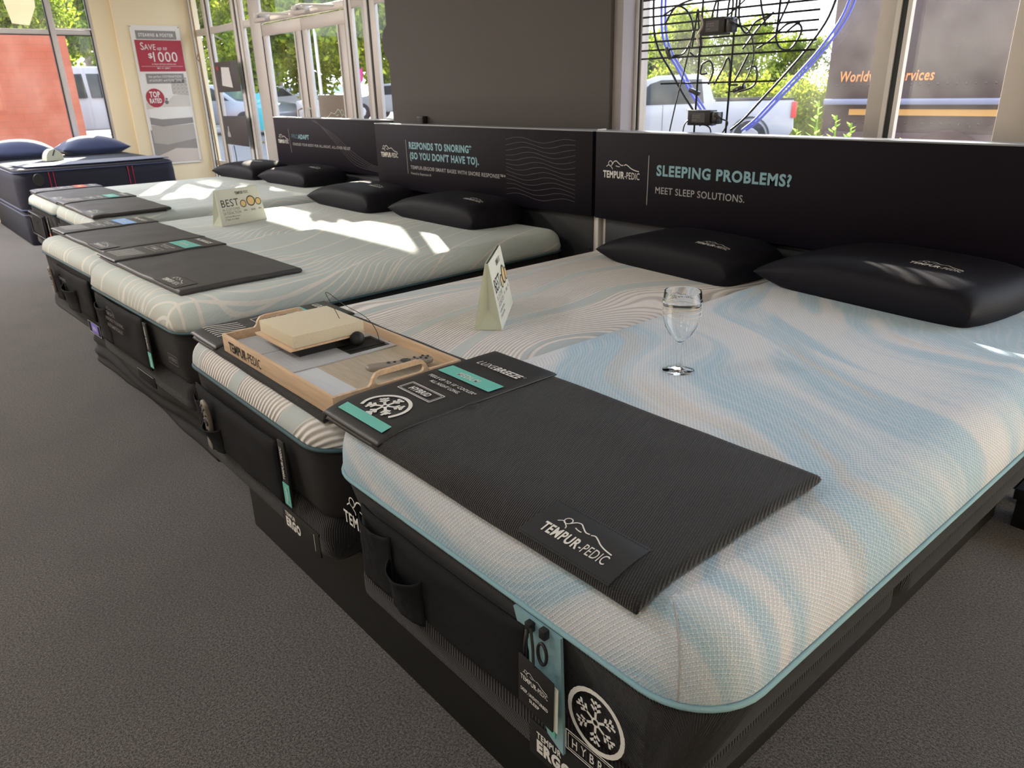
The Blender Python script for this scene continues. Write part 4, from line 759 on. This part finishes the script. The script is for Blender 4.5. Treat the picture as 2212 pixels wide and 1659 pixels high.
# ---- poster on the cream wall
PX = -10.535
t = empty('wall_poster', (PX, 2.72, 0), 'tall mattress sale poster on the cream wall between the windows', 'poster')
MB().box((-.004, -.31, .52), (.0, .30, 2.215)).build('poster_sheet', M['p_wall'], t)
f = lambda u, v, d=.0012: Vector((d, u-2.72, v)); F2 = lambda d: (lambda u, v: f(u, v, d))
prn('floor_picture', t, [RECT(2.43, .54, 3.0, .96)], F2(.0012), M['p_floor']); prn('rug_picture', t, [PG([(2.43, .54), (3.0, .54), (3.0, .70), (2.72, .72), (2.43, .62)])], F2(.0018), M['p_rug'])
prn('bed_base_picture', t, [PG([(2.45, .80), (2.62, .77), (3.0, .83), (3.0, 1.02), (2.62, 1.00), (2.45, 1.02)])], F2(.0018), M['p_base'])
prn('mattress_side_picture', t, [PG([(2.45, 1.03), (2.60, 1.00), (3.0, 1.03), (3.0, 1.10), (2.60, 1.09), (2.45, 1.12)])], F2(.0024), M['p_grey'])
prn('mattress_picture', t, [PG([(2.45, 1.12), (2.60, 1.09), (3.0, 1.11), (3.0, 1.24), (2.62, 1.24), (2.46, 1.22)])], F2(.003), M['p_wall']); prn('linen_picture', t, [PG([(2.62, 1.24), (3.0, 1.24), (3.0, 1.42), (2.80, 1.38), (2.68, 1.28)]), PG([(2.44, 1.22), (2.54, 1.22), (2.52, 1.30), (2.44, 1.30)])], F2(.0024), M['p_bed'])
prn('cushion_picture', t, [PG([(2.80, 1.40), (3.0, 1.38), (3.0, 1.60), (2.80, 1.58)])], F2(.003), M['p_base']); prn('cushion_pattern', t, [RING(2.83+.05*i, 1.42+.045*j, .022, .006, 8) for i in range(4) for j in range(4)], F2(.0036), M['p_bed']); prn('cat_picture', t, [DISC(2.70, 1.30, .025, 10), DISC(2.705, 1.34, .014, 8)], F2(.0036), M['p_dark'])
prn('grey_band', t, [RECT(2.47, 2.055, 2.965, 2.155), RECT(2.50, 1.53, 2.975, 1.648)], F2(.0036), M['p_grey']); prn('crimson_panel', t, [RECT(2.44, 1.675, 3.015, 2.045)], F2(.004), M['wine']); prn('crimson_disc', t, [DISC(2.565, 1.355, .115, 30)], F2(.004), M['wine'])
W5 = F2(.0050)
prn('poster_lettering', t, [T('STEARNS & FOSTER', 2.50, 2.085, .037, .02, .43), T('S', 2.50, 1.930, .085, .0, .04), T('AVE', 2.542, 1.930, .065, .0, .14), T('up to', 2.70, 1.930, .045, 0, .12, sh=.25), T('$', 2.575, 1.835, .055, .01, .05), T('1000', 2.635, 1.79, .115, .0, .30), T('on Stearns & Foster mattress sets', 2.60, 1.755, .016, .01, .30), RB([(2.47, 1.735), (2.99, 1.735)], .003, 0), T('MAY 14 - JUNE 3', 2.66, 1.705, .016, .02, .16),
  T('the perfect COMBINATION', 2.53, 1.60, .026, .01, .41), T('of LUXURY and FUNCTION', 2.53, 1.555, .026, .01, .41), T('TOP', 2.565, 1.365, .065, .04, .13, 'c'), T('RATED', 2.565, 1.295, .052, .04, .15, 'c')], W5, M['print_w'])
for y, z in ((2.42, 2.20), (3.01, 2.20), (2.42, .54), (3.01, .54)): MB().lathe([(0, .006), (.006, .004), (.007, 0)], 10).build('pin', M['brass'], t); o = COL.objects[-1]; o.data.transform(Matrix.Translation((.0, y-2.72, z)) @ Matrix.Rotation(R(90), 4, 'Y'))

# ---- boards, cord on the entrance glazing
t = empty('notice_board', (-9.37, 3.10, 1.40), 'dark board with a white paper stuck on it, on the entrance glass', 'notice board'); MB().prism([(-.36, .0), (.37, .01), (.38, .35), (-.35, .35)], lambda u, v, k: (u, k, v), 0, .006).build('panel', M['board'], t, bevel=.001); MB().prism([(-.17, .08), (.16, .05), (.12, .28), (-.13, .29)], lambda u, v, k: (u, k, v), -.006, -.004).build('paper_sheet', M['paperw'], t); MB().box((-.30, -.003, .26), (-.22, -.001, .30)).build('sticker', M['wine'], t)
t = empty('notice_board', (-9.35, 3.10, .77), 'lower dark board with a small bottle-shaped cut-out on the entrance glass', 'notice board'); MB().prism([(-.39, .01), (.36, .0), (.39, .36), (-.37, .35)], lambda u, v, k: (u, k, v), 0, .006).build('panel', M['board'], t, bevel=.001); MB().prism([(-.27, .10), (-.17, .10), (-.17, .14), (-.20, .17), (-.205, .23), (-.235, .23), (-.24, .17), (-.27, .14)], lambda u, v, k: (u, k, v), -.004, -.002).build('bottle_cutout', M['print_g'], t)
tag(MB().tube(curve_pts([(-10.22, 3.1, 2.95), (-10.20, 3.1, 2.2), (-10.19, 3.1, 1.9), (-10.16, 3.1, 1.4), (-10.12, 3.1, .8), (-10.10, 3.1, .1)], 6), .012).tube([(-10.20, 3.1, 1.88), (-10.26, 3.09, 1.82), (-10.19, 3.09, 1.78)], .008).build('blind_cord', M['brass'], smooth=True), 'bronze coloured pull cord hanging at the corner of the entrance glazing', 'cord')
tag(MB().tube(curve_pts([(-9.48, 3.1, .77), (-9.46, 3.1, .6), (-9.50, 3.1, .4), (-9.45, 3.1, .05)], 6), .006).build('cable', M['cable'], smooth=True), 'thin dark cable dropping below the lower dark board', 'cable')

# ---- neon sign in the near window
NY = 2.27
t = empty('neon_sign', (-1.68, NY, 1.18), 'blue outlined neon sign on a black wire grid in the near window', 'neon sign'); nx = lambda x: x+1.68; nz = lambda z: z-1.18
g = MB()
for i in range(11): z = 1.482+i*.0345*1.02; g.tube([(nx(-2.108), 0, nz(z)), (nx(-1.236), 0, nz(z))], .0044, 6)
g.tube([(nx(-1.985), 0, nz(1.372)), (nx(-1.392), 0, nz(1.372))], .0044, 6); g.build('grid_bar', M['metalk'], t, smooth=True)
g = MB(); [g.tube([(nx(x), -.006, nz(1.10)), (nx(x+.008), -.006, nz(2.1))], .0045, 6) for x in (-1.778, -1.610)]; g.tube([(nx(-1.41), 0, nz(1.55)), (nx(-1.40), 0, nz(2.1))], .0044, 6); g.build('upright_rod', M['metalk'], t, smooth=True)
blue_r = [(-1.18, 2.05), (-1.165, 1.80), (-1.195, 1.62), (-1.27, 1.50), (-1.36, 1.40), (-1.46, 1.30), (-1.54, 1.22), (-1.60, 1.175)]
blue_l = [(-2.04, 2.05), (-2.06, 1.80), (-2.055, 1.62), (-2.02, 1.52), (-1.94, 1.42), (-1.87, 1.33), (-1.80, 1.25), (-1.76, 1.19)]
g = MB()
for d in (0, .022):
    g.tube([(nx(x+.045+d), .035, nz(z)) for x, z, _ in curve_pts([(a_, b_, 0) for a_, b_ in blue_r], 6)], .0055, 8); g.tube([(nx(x+.03+d), .035, nz(z)) for x, z, _ in curve_pts([(a_, b_, 0) for a_, b_ in blue_l], 6)], .0055, 8)
g.build('blue_tube', M['neon'], t, smooth=True)
g = MB()
for P in (blue_r, blue_l): g.tube([(nx(x), .015, nz(z)) for x, z, _ in curve_pts([(a_, b_, 0) for a_, b_ in P], 6)], .005, 8)
g.build('outline_tube', M['tube'], t, smooth=True)
random.seed(4); g = MB()
S_ = [[(-1.99, 1.62), (-1.93, 1.69), (-1.86, 1.66), (-1.83, 1.58), (-1.87, 1.50), (-1.93, 1.49)], [(-2.0, 1.66), (-1.9, 1.70), (-1.8, 1.72), (-1.74, 1.76)], [(-1.83, 1.52), (-1.82, 1.60), (-1.81, 1.67), (-1.80, 1.60), (-1.78, 1.53), (-1.80, 1.48), (-1.84, 1.50)], [(-1.75, 1.56), (-1.73, 1.66), (-1.71, 1.70), (-1.71, 1.60)], [(-1.66, 1.56), (-1.655, 1.68), (-1.64, 1.70), (-1.635, 1.66), (-1.65, 1.56)], [(-1.60, 1.75), (-1.60, 1.62), (-1.56, 1.56), (-1.52, 1.60), (-1.45, 1.62)], [(-1.57, 1.50), (-1.50, 1.58), (-1.44, 1.63)], [(-1.52, 1.78), (-1.50, 1.66), (-1.47, 1.58)], [(-1.33, 1.78), (-1.38, 1.66), (-1.42, 1.56), (-1.40, 1.50), (-1.35, 1.49), (-1.31, 1.55), (-1.33, 1.58), (-1.38, 1.55)], [(-1.50, 1.50), (-1.44, 1.53), (-1.38, 1.58), (-1.32, 1.585)], [(-2.0, 1.80), (-1.9, 1.86), (-1.8, 1.82), (-1.75, 1.9)], [(-1.6, 1.82), (-1.5, 1.9), (-1.42, 1.84), (-1.3, 1.92)],
      [(-1.77, 1.45), (-1.73, 1.46), (-1.71, 1.42), (-1.73, 1.365)], [(-1.77, 1.45), (-1.775, 1.41), (-1.74, 1.41)], [(-1.70, 1.365), (-1.66, 1.43), (-1.64, 1.47), (-1.625, 1.44), (-1.625, 1.36)], [(-1.625, 1.36), (-1.58, 1.36)], [(-1.60, 1.37), (-1.56, 1.44), (-1.54, 1.48)], [(-1.54, 1.42), (-1.50, 1.43), (-1.49, 1.38), (-1.51, 1.35), (-1.56, 1.335), (-1.59, 1.33)]]
for P in S_: g.tube([(nx(x), .012, nz(z)) for x, z, _ in curve_pts([(a_, b_, 0) for a_, b_ in P], 5)], .0042, 6)
g.build('letter_tube', M['tube'], t, smooth=True)
for (x, z, a_) in ((-1.945, 1.50, 60), (-1.79, 1.335, 20), (-1.56, 1.345, -20)): MB().box((-.028, -.010, -.009), (.028, .010, .009), Matrix.Translation((nx(x), -.004, nz(z))) @ Matrix.Rotation(R(a_), 4, 'Y')).build('end_boot', M['tube'], t, bevel=.003)
def xformer(x, z, w_, h_, label):
    b = empty('neon_transformer', (x, NY-.035, z), label, 'transformer'); box('case', (-w_/2, -.03, -h_/2), (w_/2, .022, h_/2), M['metalk'], b, .003); box('end_cap', (w_/2, -.024, -h_/2+.006), (w_/2+.035, .018, h_/2-.006), M['tube'], b, .006)
    box('rating_label', (-w_*.30, -.0315, -h_*.30), (w_*.28, -.0295, h_*.32), M['label'], b); prn('label_lettering', b, [T('CLASS 2 POWER UNIT', -w_*.27, h_*.12, .004, 0, w_*.34), T('INPUT 120V 60Hz', -w_*.27, 0, .004, 0, w_*.34), T('OUTPUT', -w_*.27, -h_*.18, .004, 0, w_*.2)], lambda u, v: Vector((u, -.0322, v)), M['print_g'])
    MB().tube([(w_/2+.02, -.02, .01), (w_/2+.05, -.03, 0)], .006).build('terminal', M['tube'], b)
xformer(-1.675, 1.592, .115, .068, 'black neon power box at the middle of the wire grid, upper of the two'); xformer(-1.715, 1.228, .120, .064, 'black neon power box just above the near headboard, lower of the two')
for P, lb in (([(-1.60, 1.60), (-1.52, 1.57), (-1.485, 1.50), (-1.49, 1.42), (-1.53, 1.35), (-1.60, 1.33)], 'black cable curving down from the upper neon power box'), ([(-1.79, 1.585), (-1.82, 1.45), (-1.86, 1.30), (-1.90, 1.12)], 'thin black cable slanting left from the upper neon power box'), ([(-1.785, 1.22), (-1.81, 1.19), (-1.815, 1.12)], 'short black cable left of the lower neon power box'), ([(-1.72, 1.20), (-1.67, 1.185), (-1.655, 1.12)], 'short black cable under the lower neon power box'), ([(-1.62, 1.225), (-1.58, 1.21), (-1.60, 1.17), (-1.64, 1.12)], 'black cable right of the lower neon power box'), ([(-1.62, 1.63), (-1.52, 1.70), (-1.40, 1.82), (-1.30, 1.95)], 'thin black cable rising right from the upper neon power box')):
    tag(MB().tube([(x, NY-.04, z) for x, z, _ in curve_pts([(a_, b_, 0) for a_, b_ in P], 8)], .0030, 6).build('sign_cable', M['cable'], smooth=True), lb, 'cable')
tag(MB().tube([(x, NY-.075, z) for x, z, _ in curve_pts([(-1.735, 1.64, 0), (-1.72, 1.60, 0), (-1.74, 1.56, 0), (-1.73, 1.52, 0)], 8)], .004, 6).build('tie_string', M['tag'], smooth=True), 'frayed beige string tied round the upper neon power box', 'string')

# ---- side table at the right
t = empty('floor_box', (.05, 1.93, 0), 'low black box with a white top standing on the carpet at the right edge', 'box'); box('case', (-.195, -.053, 0), (.32, .055, .112), M['plinth'], t, .003); box('lid', (-.20, -.085, .112), (.34, .060, .150), M['plinth'], t, .003); box('white_inlay', (-.165, -.066, .150), (.33, .055, .153), M['paperw'], t, .001)
# ============================================================ OUTSIDE
GZ = -.32
def gz(x, y=0):
    t_ = min(1, max(0, (-x-14)/8)); return GZ+.58*t_*t_*(3-2*t_)
gm_ = MB()
for (x0, x1, y0, y1, nx_, ny_) in ((-90, 30, 3.4, 80, 60, 12), (-90, -10.8, -30, 3.4, 40, 6)): gm_.grid(lambda u, v: (x0+u*(x1-x0), y0+v*(y1-y0), gz(x0+u*(x1-x0))), nx_, ny_)
tag(gm_.build('ground', M['asphalt']), kind='structure')
struct('ground_walk', (-10.8, 3.3, GZ), (3, 4.6, -.02), M['walk']); bpy.data.objects['ground_walk'].name = 'ground.001'
tag(MB().box((-15, 4.6, GZ), (-9.5, 7.2, -.20)).build('ground.002', M['grass']), kind='structure'); tag(MB().box((-16, 7.2, GZ), (-6, 9.0, -.20)).build('ground.003', M['mulch']), kind='structure')

def leafball(mb, c, r, n, s, seed, squash=1, shell=.55):
    rnd = random.Random(seed)
    for _ in range(n):
        d = Vector((rnd.gauss(0, 1), rnd.gauss(0, 1), rnd.gauss(0, 1))).normalized(); k = r*(shell+(1-shell)*rnd.random()); p = Vector(c)+Vector((d.x*k, d.y*k, d.z*k*squash))
        a = Vector((rnd.gauss(0, 1), rnd.gauss(0, 1), rnd.gauss(0, 1))).normalized()*s*(.6+.8*rnd.random()); b = a.cross(Vector((rnd.gauss(0, 1), rnd.gauss(0, 1), rnd.gauss(0, 1)))).normalized()*a.length*.5
        mb.add([p-a, p+b, p+a, p-b], [(0, 1, 2, 3)])
def tree_proto(seed, h, cr, lm, nl, ls, name='tree', label=None, group='trees beyond the entrance'):
    rnd = random.Random(seed); t = empty(name, (0, 0, GZ), label, 'tree', 0, group); tr = MB(); tr.tube(curve_pts([(0, 0, 0), (.1, .05, h*.3), (-.05, .1, h*.6), (.05, 0, h*.85)], 4), [.14-.1*i/12 for i in range(13)], 8)
    for i in range(7): a = i*2.4; z = h*(.3+.07*i); tr.tube([(0, 0, z), (cos(a)*cr*.4, sin(a)*cr*.4, z+h*.12), (cos(a)*cr*.75, sin(a)*cr*.75, z+h*.2)], [.05, .035, .015], 6)
    tr.build('trunk', M['bark'], t, smooth=True); cw = MB()
    for i in range(16): a = rnd.random()*2*PI; k = cr*.62*math.sqrt(rnd.random()); z = h*(.22+.70*rnd.random()); leafball(cw, (cos(a)*k, sin(a)*k, z), cr*(.30+.25*rnd.random()), nl//16, ls, seed*100+i, .8, .3)
    cw.build('crown', M[lm], t); return t
def dup(o, loc, rz, sc, label=None, group=None):
    c = o.copy(); COL.objects.link(c); c.location = loc; c.rotation_euler = (0, 0, rz); c.scale = (sc, sc, sc)
    if label: c['label'] = label
    if group: c['group'] = group
    for ch in list(o.children): d = ch.copy(); COL.objects.link(d); d.parent = c
    return c
tA = tree_proto(1, 6.3, 2.6, 'lf1', 12000, .11, label='-'); tB = tree_proto(2, 6.4, 2.7, 'lf2', 12000, .11, label='-'); used = set()
for x, y, rz, sc, k, lb in ((-17, 10.4, 0, 1.08, 'A', 'yellow-green tree right of the entrance doors, partly behind the charcoal wall'), (-22.0, 10.2, 1, 1.09, 'A', 'nearest yellow-green tree, filling the left glass entrance door'), (-27.8, 11.8, 4, 1.04, 'A', 'yellow-green tree just left of the nearest one, outside the left entrance door'),
    (-31, 17, 1, 1.1, 'B', 'darker tree between the right entrance door and the charcoal wall'), (-33.5, 11.0, 2, 1.0, 'A', 'yellow-green tree behind the two dark notice boards'), (-38, 17, 3, 1.3, 'A', 'farthest yellow-green tree, glimpsed over the left entrance door'), (-38.5, 6.8, 0, 1.0, 'B', 'darker tree behind the white van in the side window'), (-46, 10, 1, 1.5, 'A', 'tall tree far beyond the side window, behind the darker tree'), (-31, 4.9, 4, .85, 'A', 'yellow-green tree rising over the orange wall in the side window'),
    (-22, 33, 0, .82, 'A', 'light green tree behind the wire grid, between the two neon power boxes'), (-27, 35, 1, .95, 'A', 'light green tree above the pickup cab in the near window'), (-33, 39, 3, .95, 'B', 'darker tree at the left edge of the near window, over the pickup cab'), (-18.2, 31.5, 5, .66, 'A', 'small light green tree above the bright hedge in the near window'), (-15.0, 31, 1, .66, 'A', 'small light green tree just left of the brown truck')):
    src = tA if k == 'A' else tB; o = src if k not in used else dup(src, (0, 0, 0), 0, 1); used.add(k); o.location = (x, y, gz(x) if y < 20 else GZ-.5); o.rotation_euler = (0, 0, rz); o.scale = (sc, sc, sc); o['label'] = lb; o['group'] = 'trees outside the windows'
def hedge(x0, x1, y, dy, h, lm, label, seed, n, s=.05):
    mb = MB(); rnd = random.Random(seed)
    for i in range(int((x1-x0)/.45)+1): leafball(mb, (x0+i*.45, y+rnd.uniform(-.1, .1)*dy, GZ+h*.55+rnd.uniform(-.06, .06)), h*.55, n, s, seed*77+i, .95, .4)
    mb.box((x0+.1, y-dy*.2, GZ), (x1-.1, y+dy*.2, GZ+h*.7)); o = mb.build('hedge', M[lm]); return tag(o, label, 'hedge')
hedge(-16.2, -12.6, 21.8, 1, 1.95, 'lf3', 'bright yellow-green hedge behind the white pickup', 5, 420, .07)
hedge(-12.2, -8.6, 21.2, 1, 1.95, 'lf3', 'tall yellow-green hedge between the pickup and the brown truck', 6, 520, .055)
hedge(-18.5, -15.0, 24, 1, 1.9, 'lf4', 'russet leaved hedge left of the yellow-green hedge', 7, 300, .06)
hedge(-26, -14, 7.9, 1, .45, 'lf4', 'low brownish shrub row outside the entrance doors', 8, 90, .06)
def sprig(x, y, z, h, n, label, seed):
    t = empty('shrub_shoot', (x, y, z), label, 'plant'); rnd = random.Random(seed); MB().tube([(0, 0, 0), (.01, 0, h*.5), (0, .01, h)], .004, 6).build('stem', M['lf5'], t); g = MB()
    for i in range(n):
        a = i*2.4; zz = h*(.35+.65*i/n); L = .055*(1.15-.5*i/n)
        d = Vector((cos(a), sin(a), .55)).normalized(); s = d.cross(Vector((0, 0, 1))).normalized(); p = Vector((0, 0, zz)); g.add([p, p+d*L*.5+s*L*.24, p+d*L, p+d*L*.5-s*L*.24], [(0, 1, 2, 3)])
    g.build('leaves', M['lf5'], t); return t
for i, (x, h) in enumerate(((-1.70, .26), (-1.60, .42), (-1.50, .34), (-1.42, .30), (-1.24, .20), (-1.16, .22), (-2.01, .18))):
    sprig(x, 3.02, .92-(.02 if i == 6 else 0), h*.85, 16, ['fresh green shoot left of the tallest shoot outside the near window', 'tallest fresh green shoot outside the near window', 'fresh green shoot right behind the tallest shoot', 'small fresh green shoot left of the window mullion', 'green shoot tip left one right of the mullion', 'green shoot tip just right of the window mullion', 'small green shoot in front of the white pickup tail'][i], i)
tag(MB().box((-2.2, 2.9, GZ), (1, 3.2, .93)).build('planter_box', M['walk']), 'pale planter box under the shoots outside the near window, hidden by the headboard', 'planter')

def car(name, loc, rz, m_, label, prof, wid, glass, wheels, sc=1, cat='car'):
    """prof: body side outline (x,z); glass: outline of side glazing; extruded over width"""
    t = empty(name, loc, label, cat, rz); t.scale = (sc, sc, sc); zmax = max(z for _, z in prof); belt = glass['belt']
    def f(u, v, k):
        ti = max(0, (v-belt)/(zmax-belt)) if zmax > belt else 0; return (u, k*(1-.16*ti), v)
    MB().prism(prof, f, -wid/2, wid/2).build('car_body', m_, t, bevel=.05, seg=3)
    for s in (-1, 1):
        for P in glass['side']: MB().prism(P, lambda u, v, k, s=s: (u, s*(wid/2*(1-.16*max(0, (v-belt)/(zmax-belt)))+k), v), -.03, .006).build('side_window', M['cglass2'], t, bevel=.004)
        for P in glass.get('screen', [])[:1] if s > 0 else []: pass
    for (a, b) in glass.get('screens', []):
        (x0, z0), (x1, z1) = a, b; y0 = wid/2*(1-.16*max(0, (z0-belt)/(zmax-belt)))-.07; y1 = wid/2*(1-.16*max(0, (z1-belt)/(zmax-belt)))-.09; n = Vector((z1-z0, 0, -(x1-x0))).normalized()*.012*(1 if (z1-z0)*(1) > 0 else 1)*glass.get('sgn', 1)
        n = n if (n.x > 0) == (x0 > 0) else -n
        MB().add([Vector((x0, -y0, z0))+n, Vector((x0, y0, z0))+n, Vector((x1, y1, z1))+n, Vector((x1, -y1, z1))+n], [(0, 1, 2, 3)]).build('windscreen', M['cglass'], t, solid=.01)
    for (x, r_) in wheels:
        for s in (-1, 1):
            wv_ = MB().lathe([(0, -.1), (r_*.62, -.11), (r_*.95, -.11), (r_, -.07), (r_, .07), (r_*.95, .11), (r_*.62, .11), (0, .1)], 28, (x, s*(wid/2-.06), r_), 'y').build('wheel', M['tyre'], t, auto=True)
            MB().lathe([(0, -.115), (r_*.55, -.118), (r_*.6, -.10), (r_*.6, .10), (r_*.55, .118), (0, .115)], 10, (x, s*(wid/2-.06), r_), 'y').build('hub', M['chrome'], wv_)
    return t
# white pickup (front to -x)
pk = [(-2.85, .45), (-2.9, .75), (-2.75, 1.02), (-1.45, 1.14), (-.72, 1.78), (-.45, 1.88), (.55, 1.90), (.78, 1.80), (.95, 1.27), (2.85, 1.27), (2.9, .6), (2.8, .42)]
t = car('pickup_truck', (-12.55, 16.0, GZ), R(41), M['white'], 'white pickup truck parked beyond the neon sign', pk, 1.95, dict(belt=1.18, side=[[(-1.18, 1.2), (-.62, 1.70), (-.35, 1.78), (.62, 1.78), (.70, 1.22)]], screens=[((-1.42, 1.18), (-.78, 1.74)), ((.86, 1.32), (.76, 1.76))]), [(-1.95, .40), (1.85, .40)], cat='truck')
for s in (-1, 1):
    MB().prism([(-1.0, 1.2), (-.78, 1.2), (-.74, 1.36), (-.98, 1.40)], lambda u, v, k, s=s: (u, s*(1.0+k), v), 0, .16).build('wing_mirror', M['white'], t, bevel=.03); box('door_handle', (.30, s*.985-.02, 1.06), (.5, s*.985+.02, 1.10), M['chrome'], t, .005); box('tail_lamp', (2.80, s*.93-.08, .85), (2.915, s*.93+.06, 1.22), M['tail'], t, .01)
    box('bed_rail', (.98, s*.90-.06, 1.27), (2.86, s*.90+.05, 1.31), M['tyre'], t, .008); MB().lathe([(.44, -.02), (.48, -.02), (.48, .02), (.44, .02)], 30, (1.85, s*.975, .42), 'y').build('wheel_arch', M['gasket'], t); MB().box((-.30+.0, s*.978-.004, .55), (-.29, s*.978+.004, 1.2)).build('door_seam', M['gasket'], t)
MB().tube([(-.1, 0, 1.89), (-.08, 0, 1.97), (-.02, 0, 1.98)], .015).build('roof_lamp', M['tyre'], t)
sd = [(-2.2, .3), (-2.3, .6), (-2.1, .82), (-1.2, .95), (-.45, 1.38), (.75, 1.42), (1.55, 1.05), (2.2, .98), (2.3, .55), (2.2, .3)]
sg = dict(belt=.9, side=[[(-1.0, .95), (-.42, 1.30), (.18, 1.33), (.18, .97)], [(.24, .97), (.24, 1.33), (.72, 1.33), (1.35, 1.02)]], screens=[((-1.18, .96), (-.47, 1.36)), ((1.52, 1.05), (.80, 1.40))])
van = [(-2.3, .35), (-2.35, .8), (-2.0, 1.05), (-1.2, 1.75), (-.9, 1.85), (2.2, 1.85), (2.4, 1.1), (2.4, .35)]
vg = dict(belt=1.0, side=[[(-1.55, 1.1), (-.98, 1.65), (-.2, 1.68), (-.2, 1.12)], [(-.1, 1.12), (-.1, 1.68), (2.05, 1.68), (2.15, 1.12)]], screens=[((-1.95, 1.1), (-1.22, 1.74)), ((2.42, 1.12), (2.25, 1.8))])
car('parked_car', (-23.5, 8.2, gz(-23.5)), R(215), M['silver'], 'silver car parked just outside the glass left of the entrance doors', sd, 1.8, sg, [(-1.45, .33), (1.4, .33)])
car('parked_van', (-22.5, 4.3, gz(-22.5)), R(100), M['white'], 'white van seen through the side window beyond the orange wall', van, 1.9, vg, [(-1.5, .36), (1.5, .36)], cat='van')
for x, y, rz, m_, lb in ((-33.5, 15.0, 20, 'white', 'distant white car behind the left glass door'), (-42, 21.5, 10, 'bluecar', 'distant grey-blue car behind the right glass door'), (-27.8, 17.6, 30, 'white', 'distant white car near the pink flag')):
    car('parked_car', (x, y, gz(x)), R(rz), M[m_], lb, sd, 1.8, sg, [(-1.45, .33), (1.4, .33)])
# brown delivery truck
t = empty('delivery_truck', (-4.72, 9.0, GZ), 'brown delivery truck with golden stripe parked outside the right window panes', 'truck', R(0)); zz = -GZ
MB().box((0, 0, .55), (7.2, 2.3, 3.9)).build('cargo_body', M['brown'], t, bevel=.03)
MB().box((.05, -.004, .42), (7.2, 2.2, .80+.28)).build('lower_skirt', M['maroon'], t, bevel=.01)
MB().box((.02, -.06, 1.075+zz), (7.2, .02, 1.145+zz)).build('rub_rail', M['railc'], t, bevel=.015); MB().box((.35, -.012, .955+zz), (7.2, .004, 1.025+zz)).build('golden_stripe', M['yel'], t)
g = MB(); rnd = random.Random(3)
for z in (1.30, .87):
    for i in range(70): x = .15+i*.10; g.lathe([(0, -.012), (.012, -.006), (.014, 0)], 6, (x, 0, z+zz), 'y')
g.build('rivet', M['brown'], t, smooth=True); COL.objects[-1]['kind'] = 'stuff'
MB().prism([(.50*cos(a_), .50*sin(a_)) for a_ in [R(i*9) for i in range(21)]], lambda u, v, k: (u+1.55, k, v+.62), -.03, .02).build('wheel_arch', M['maroon'], t)
MB().lathe([(0, -.12), (.26, -.13), (.40, -.12), (.42, -.06), (.42, .1)], 28, (1.55, .02, .42), 'y').build('wheel', M['tyre'], t, auto=True); MB().lathe([(0, -.12), (.26, -.13), (.40, -.12), (.42, -.06), (.42, .1)], 28, (6.0, .02, .42), 'y').build('wheel', M['tyre'], t, auto=True)
prn('truck_lettering', t, [T('Worldwide Services', .18, 1.345+zz, .115, .015, 1.12, sh=.15)], lambda u, v: Vector((u, -.012, v)), M['orangeprint'])
# orange building beside the left window
tag(MB().box((-19, -20, GZ), (-16, 2.85, 2.45)).build('neighbouring_building', M['orange']), 'orange painted brick building filling the left window', 'building')
# signs and small things outside
t = empty('street_sign', (-12.92, 5, GZ), 'turquoise panel sign standing outside the left entrance glazing', 'sign', R(20)); box('panel', (-.22, 0, 1.10), (.22, .02, 1.70), M['turq'], t, .003); prn('lettering', t, [T('OPEN', -.12, 1.55, .05, .02, .24), T('TODAY', -.12, 1.47, .05, .02, .24)], lambda u, v: Vector((u, -.002, v)), M['print_blue']); box('post', (-.02, .02, 0), (.02, .05, 1.7), M['post'], t)
t = empty('easel_sign', (-8.42, 4.0, -.02), 'brown sign board with mirrored lettering outside the right glass door', 'sign'); box('board', (-.38, 0, .72), (.40, .02, 1.36), M['brownsign'], t, .003)
prn('mirrored_lettering', t, [T('TEMPUR-PEDIC', -.33, .82, .10, .03, .62)]+[x for x in logo(-.33, .98, .62) if x[0] == 'R'], lambda u, v: Vector((-u+.0, -.003, v)), M['cardg']); 
for x in (-.3, .3): box('leg', (x-.015, .02, 0), (x+.015, .045, 1.3), M['post'], t)
t = empty('feather_flag', (-19.2, 10.6, gz(-19.2)), 'pink feather flag among the parked cars', 'flag'); MB().prism([(0, 1.45), (.22, 1.55), (.27, 1.95), (.14, 2.2), (0, 2.15)], lambda u, v, k: (u, k, v), 0, .01).build('flag_cloth', M['pink'], t); MB().tube([(0, 0, 0), (0, 0, 2.35)], .02).build('pole', M['post'], t)
t = empty('reflection_shape', (-12.5, 1.55, 0), 'beige pointed banner hanging outside the upper left window', 'banner'); MB().prism([(-.20, 3.1), (.28, 3.1), (.22, 2.55), (.10, 2.32), (-.10, 2.34)], lambda u, v, k: (k, u+.03, v), 0, .02).build('reflection_sheet', M['beige'], t); MB().tube([(0, -.3, 3.1), (0, .4, 3.1)], .02).build('rod', M['post'], t); MB().tube([(0, .05, 3.1), (1.72, .05, 3.1)], .015).build('wall_bracket', M['post'], t)  # sheet, rod and bracket added in place of a reflection in the glass
for x, y, h, lb in ((-17.0, 8.3, 3.2, 'pale post outside the left glass door'), (-13.0, 8.0, 2.6, 'pale thin post outside the right glass door'), (-17.6, 8.6, 3.3, 'second pale post outside the left glass door')):
    t = empty('lot_post', (x, y, GZ), lb, 'post'); MB().tube([(0, 0, 0), (0, 0, h)], .035).build('pole', M['post'], t, smooth=True)
t = empty('utility_box', (-15.0, 7.0, GZ), 'white utility pillar outside the left glass door', 'utility pillar'); box('pillar', (-.18, -.18, 0), (.18, .18, 1.15), M['white'], t, .02); box('cap', (-.24, -.24, 1.15), (.24, .24, 1.55), M['white'], t, .04)
t = empty('canopy', (-7.4, 3.3, CEIL), 'flat canopy over the entrance outside', 'canopy'); box('slab', (-5, 0, .0), (3.2, .42, .3), M['jamb'], t)  # unseen slab added to trim the sun patches on the beds
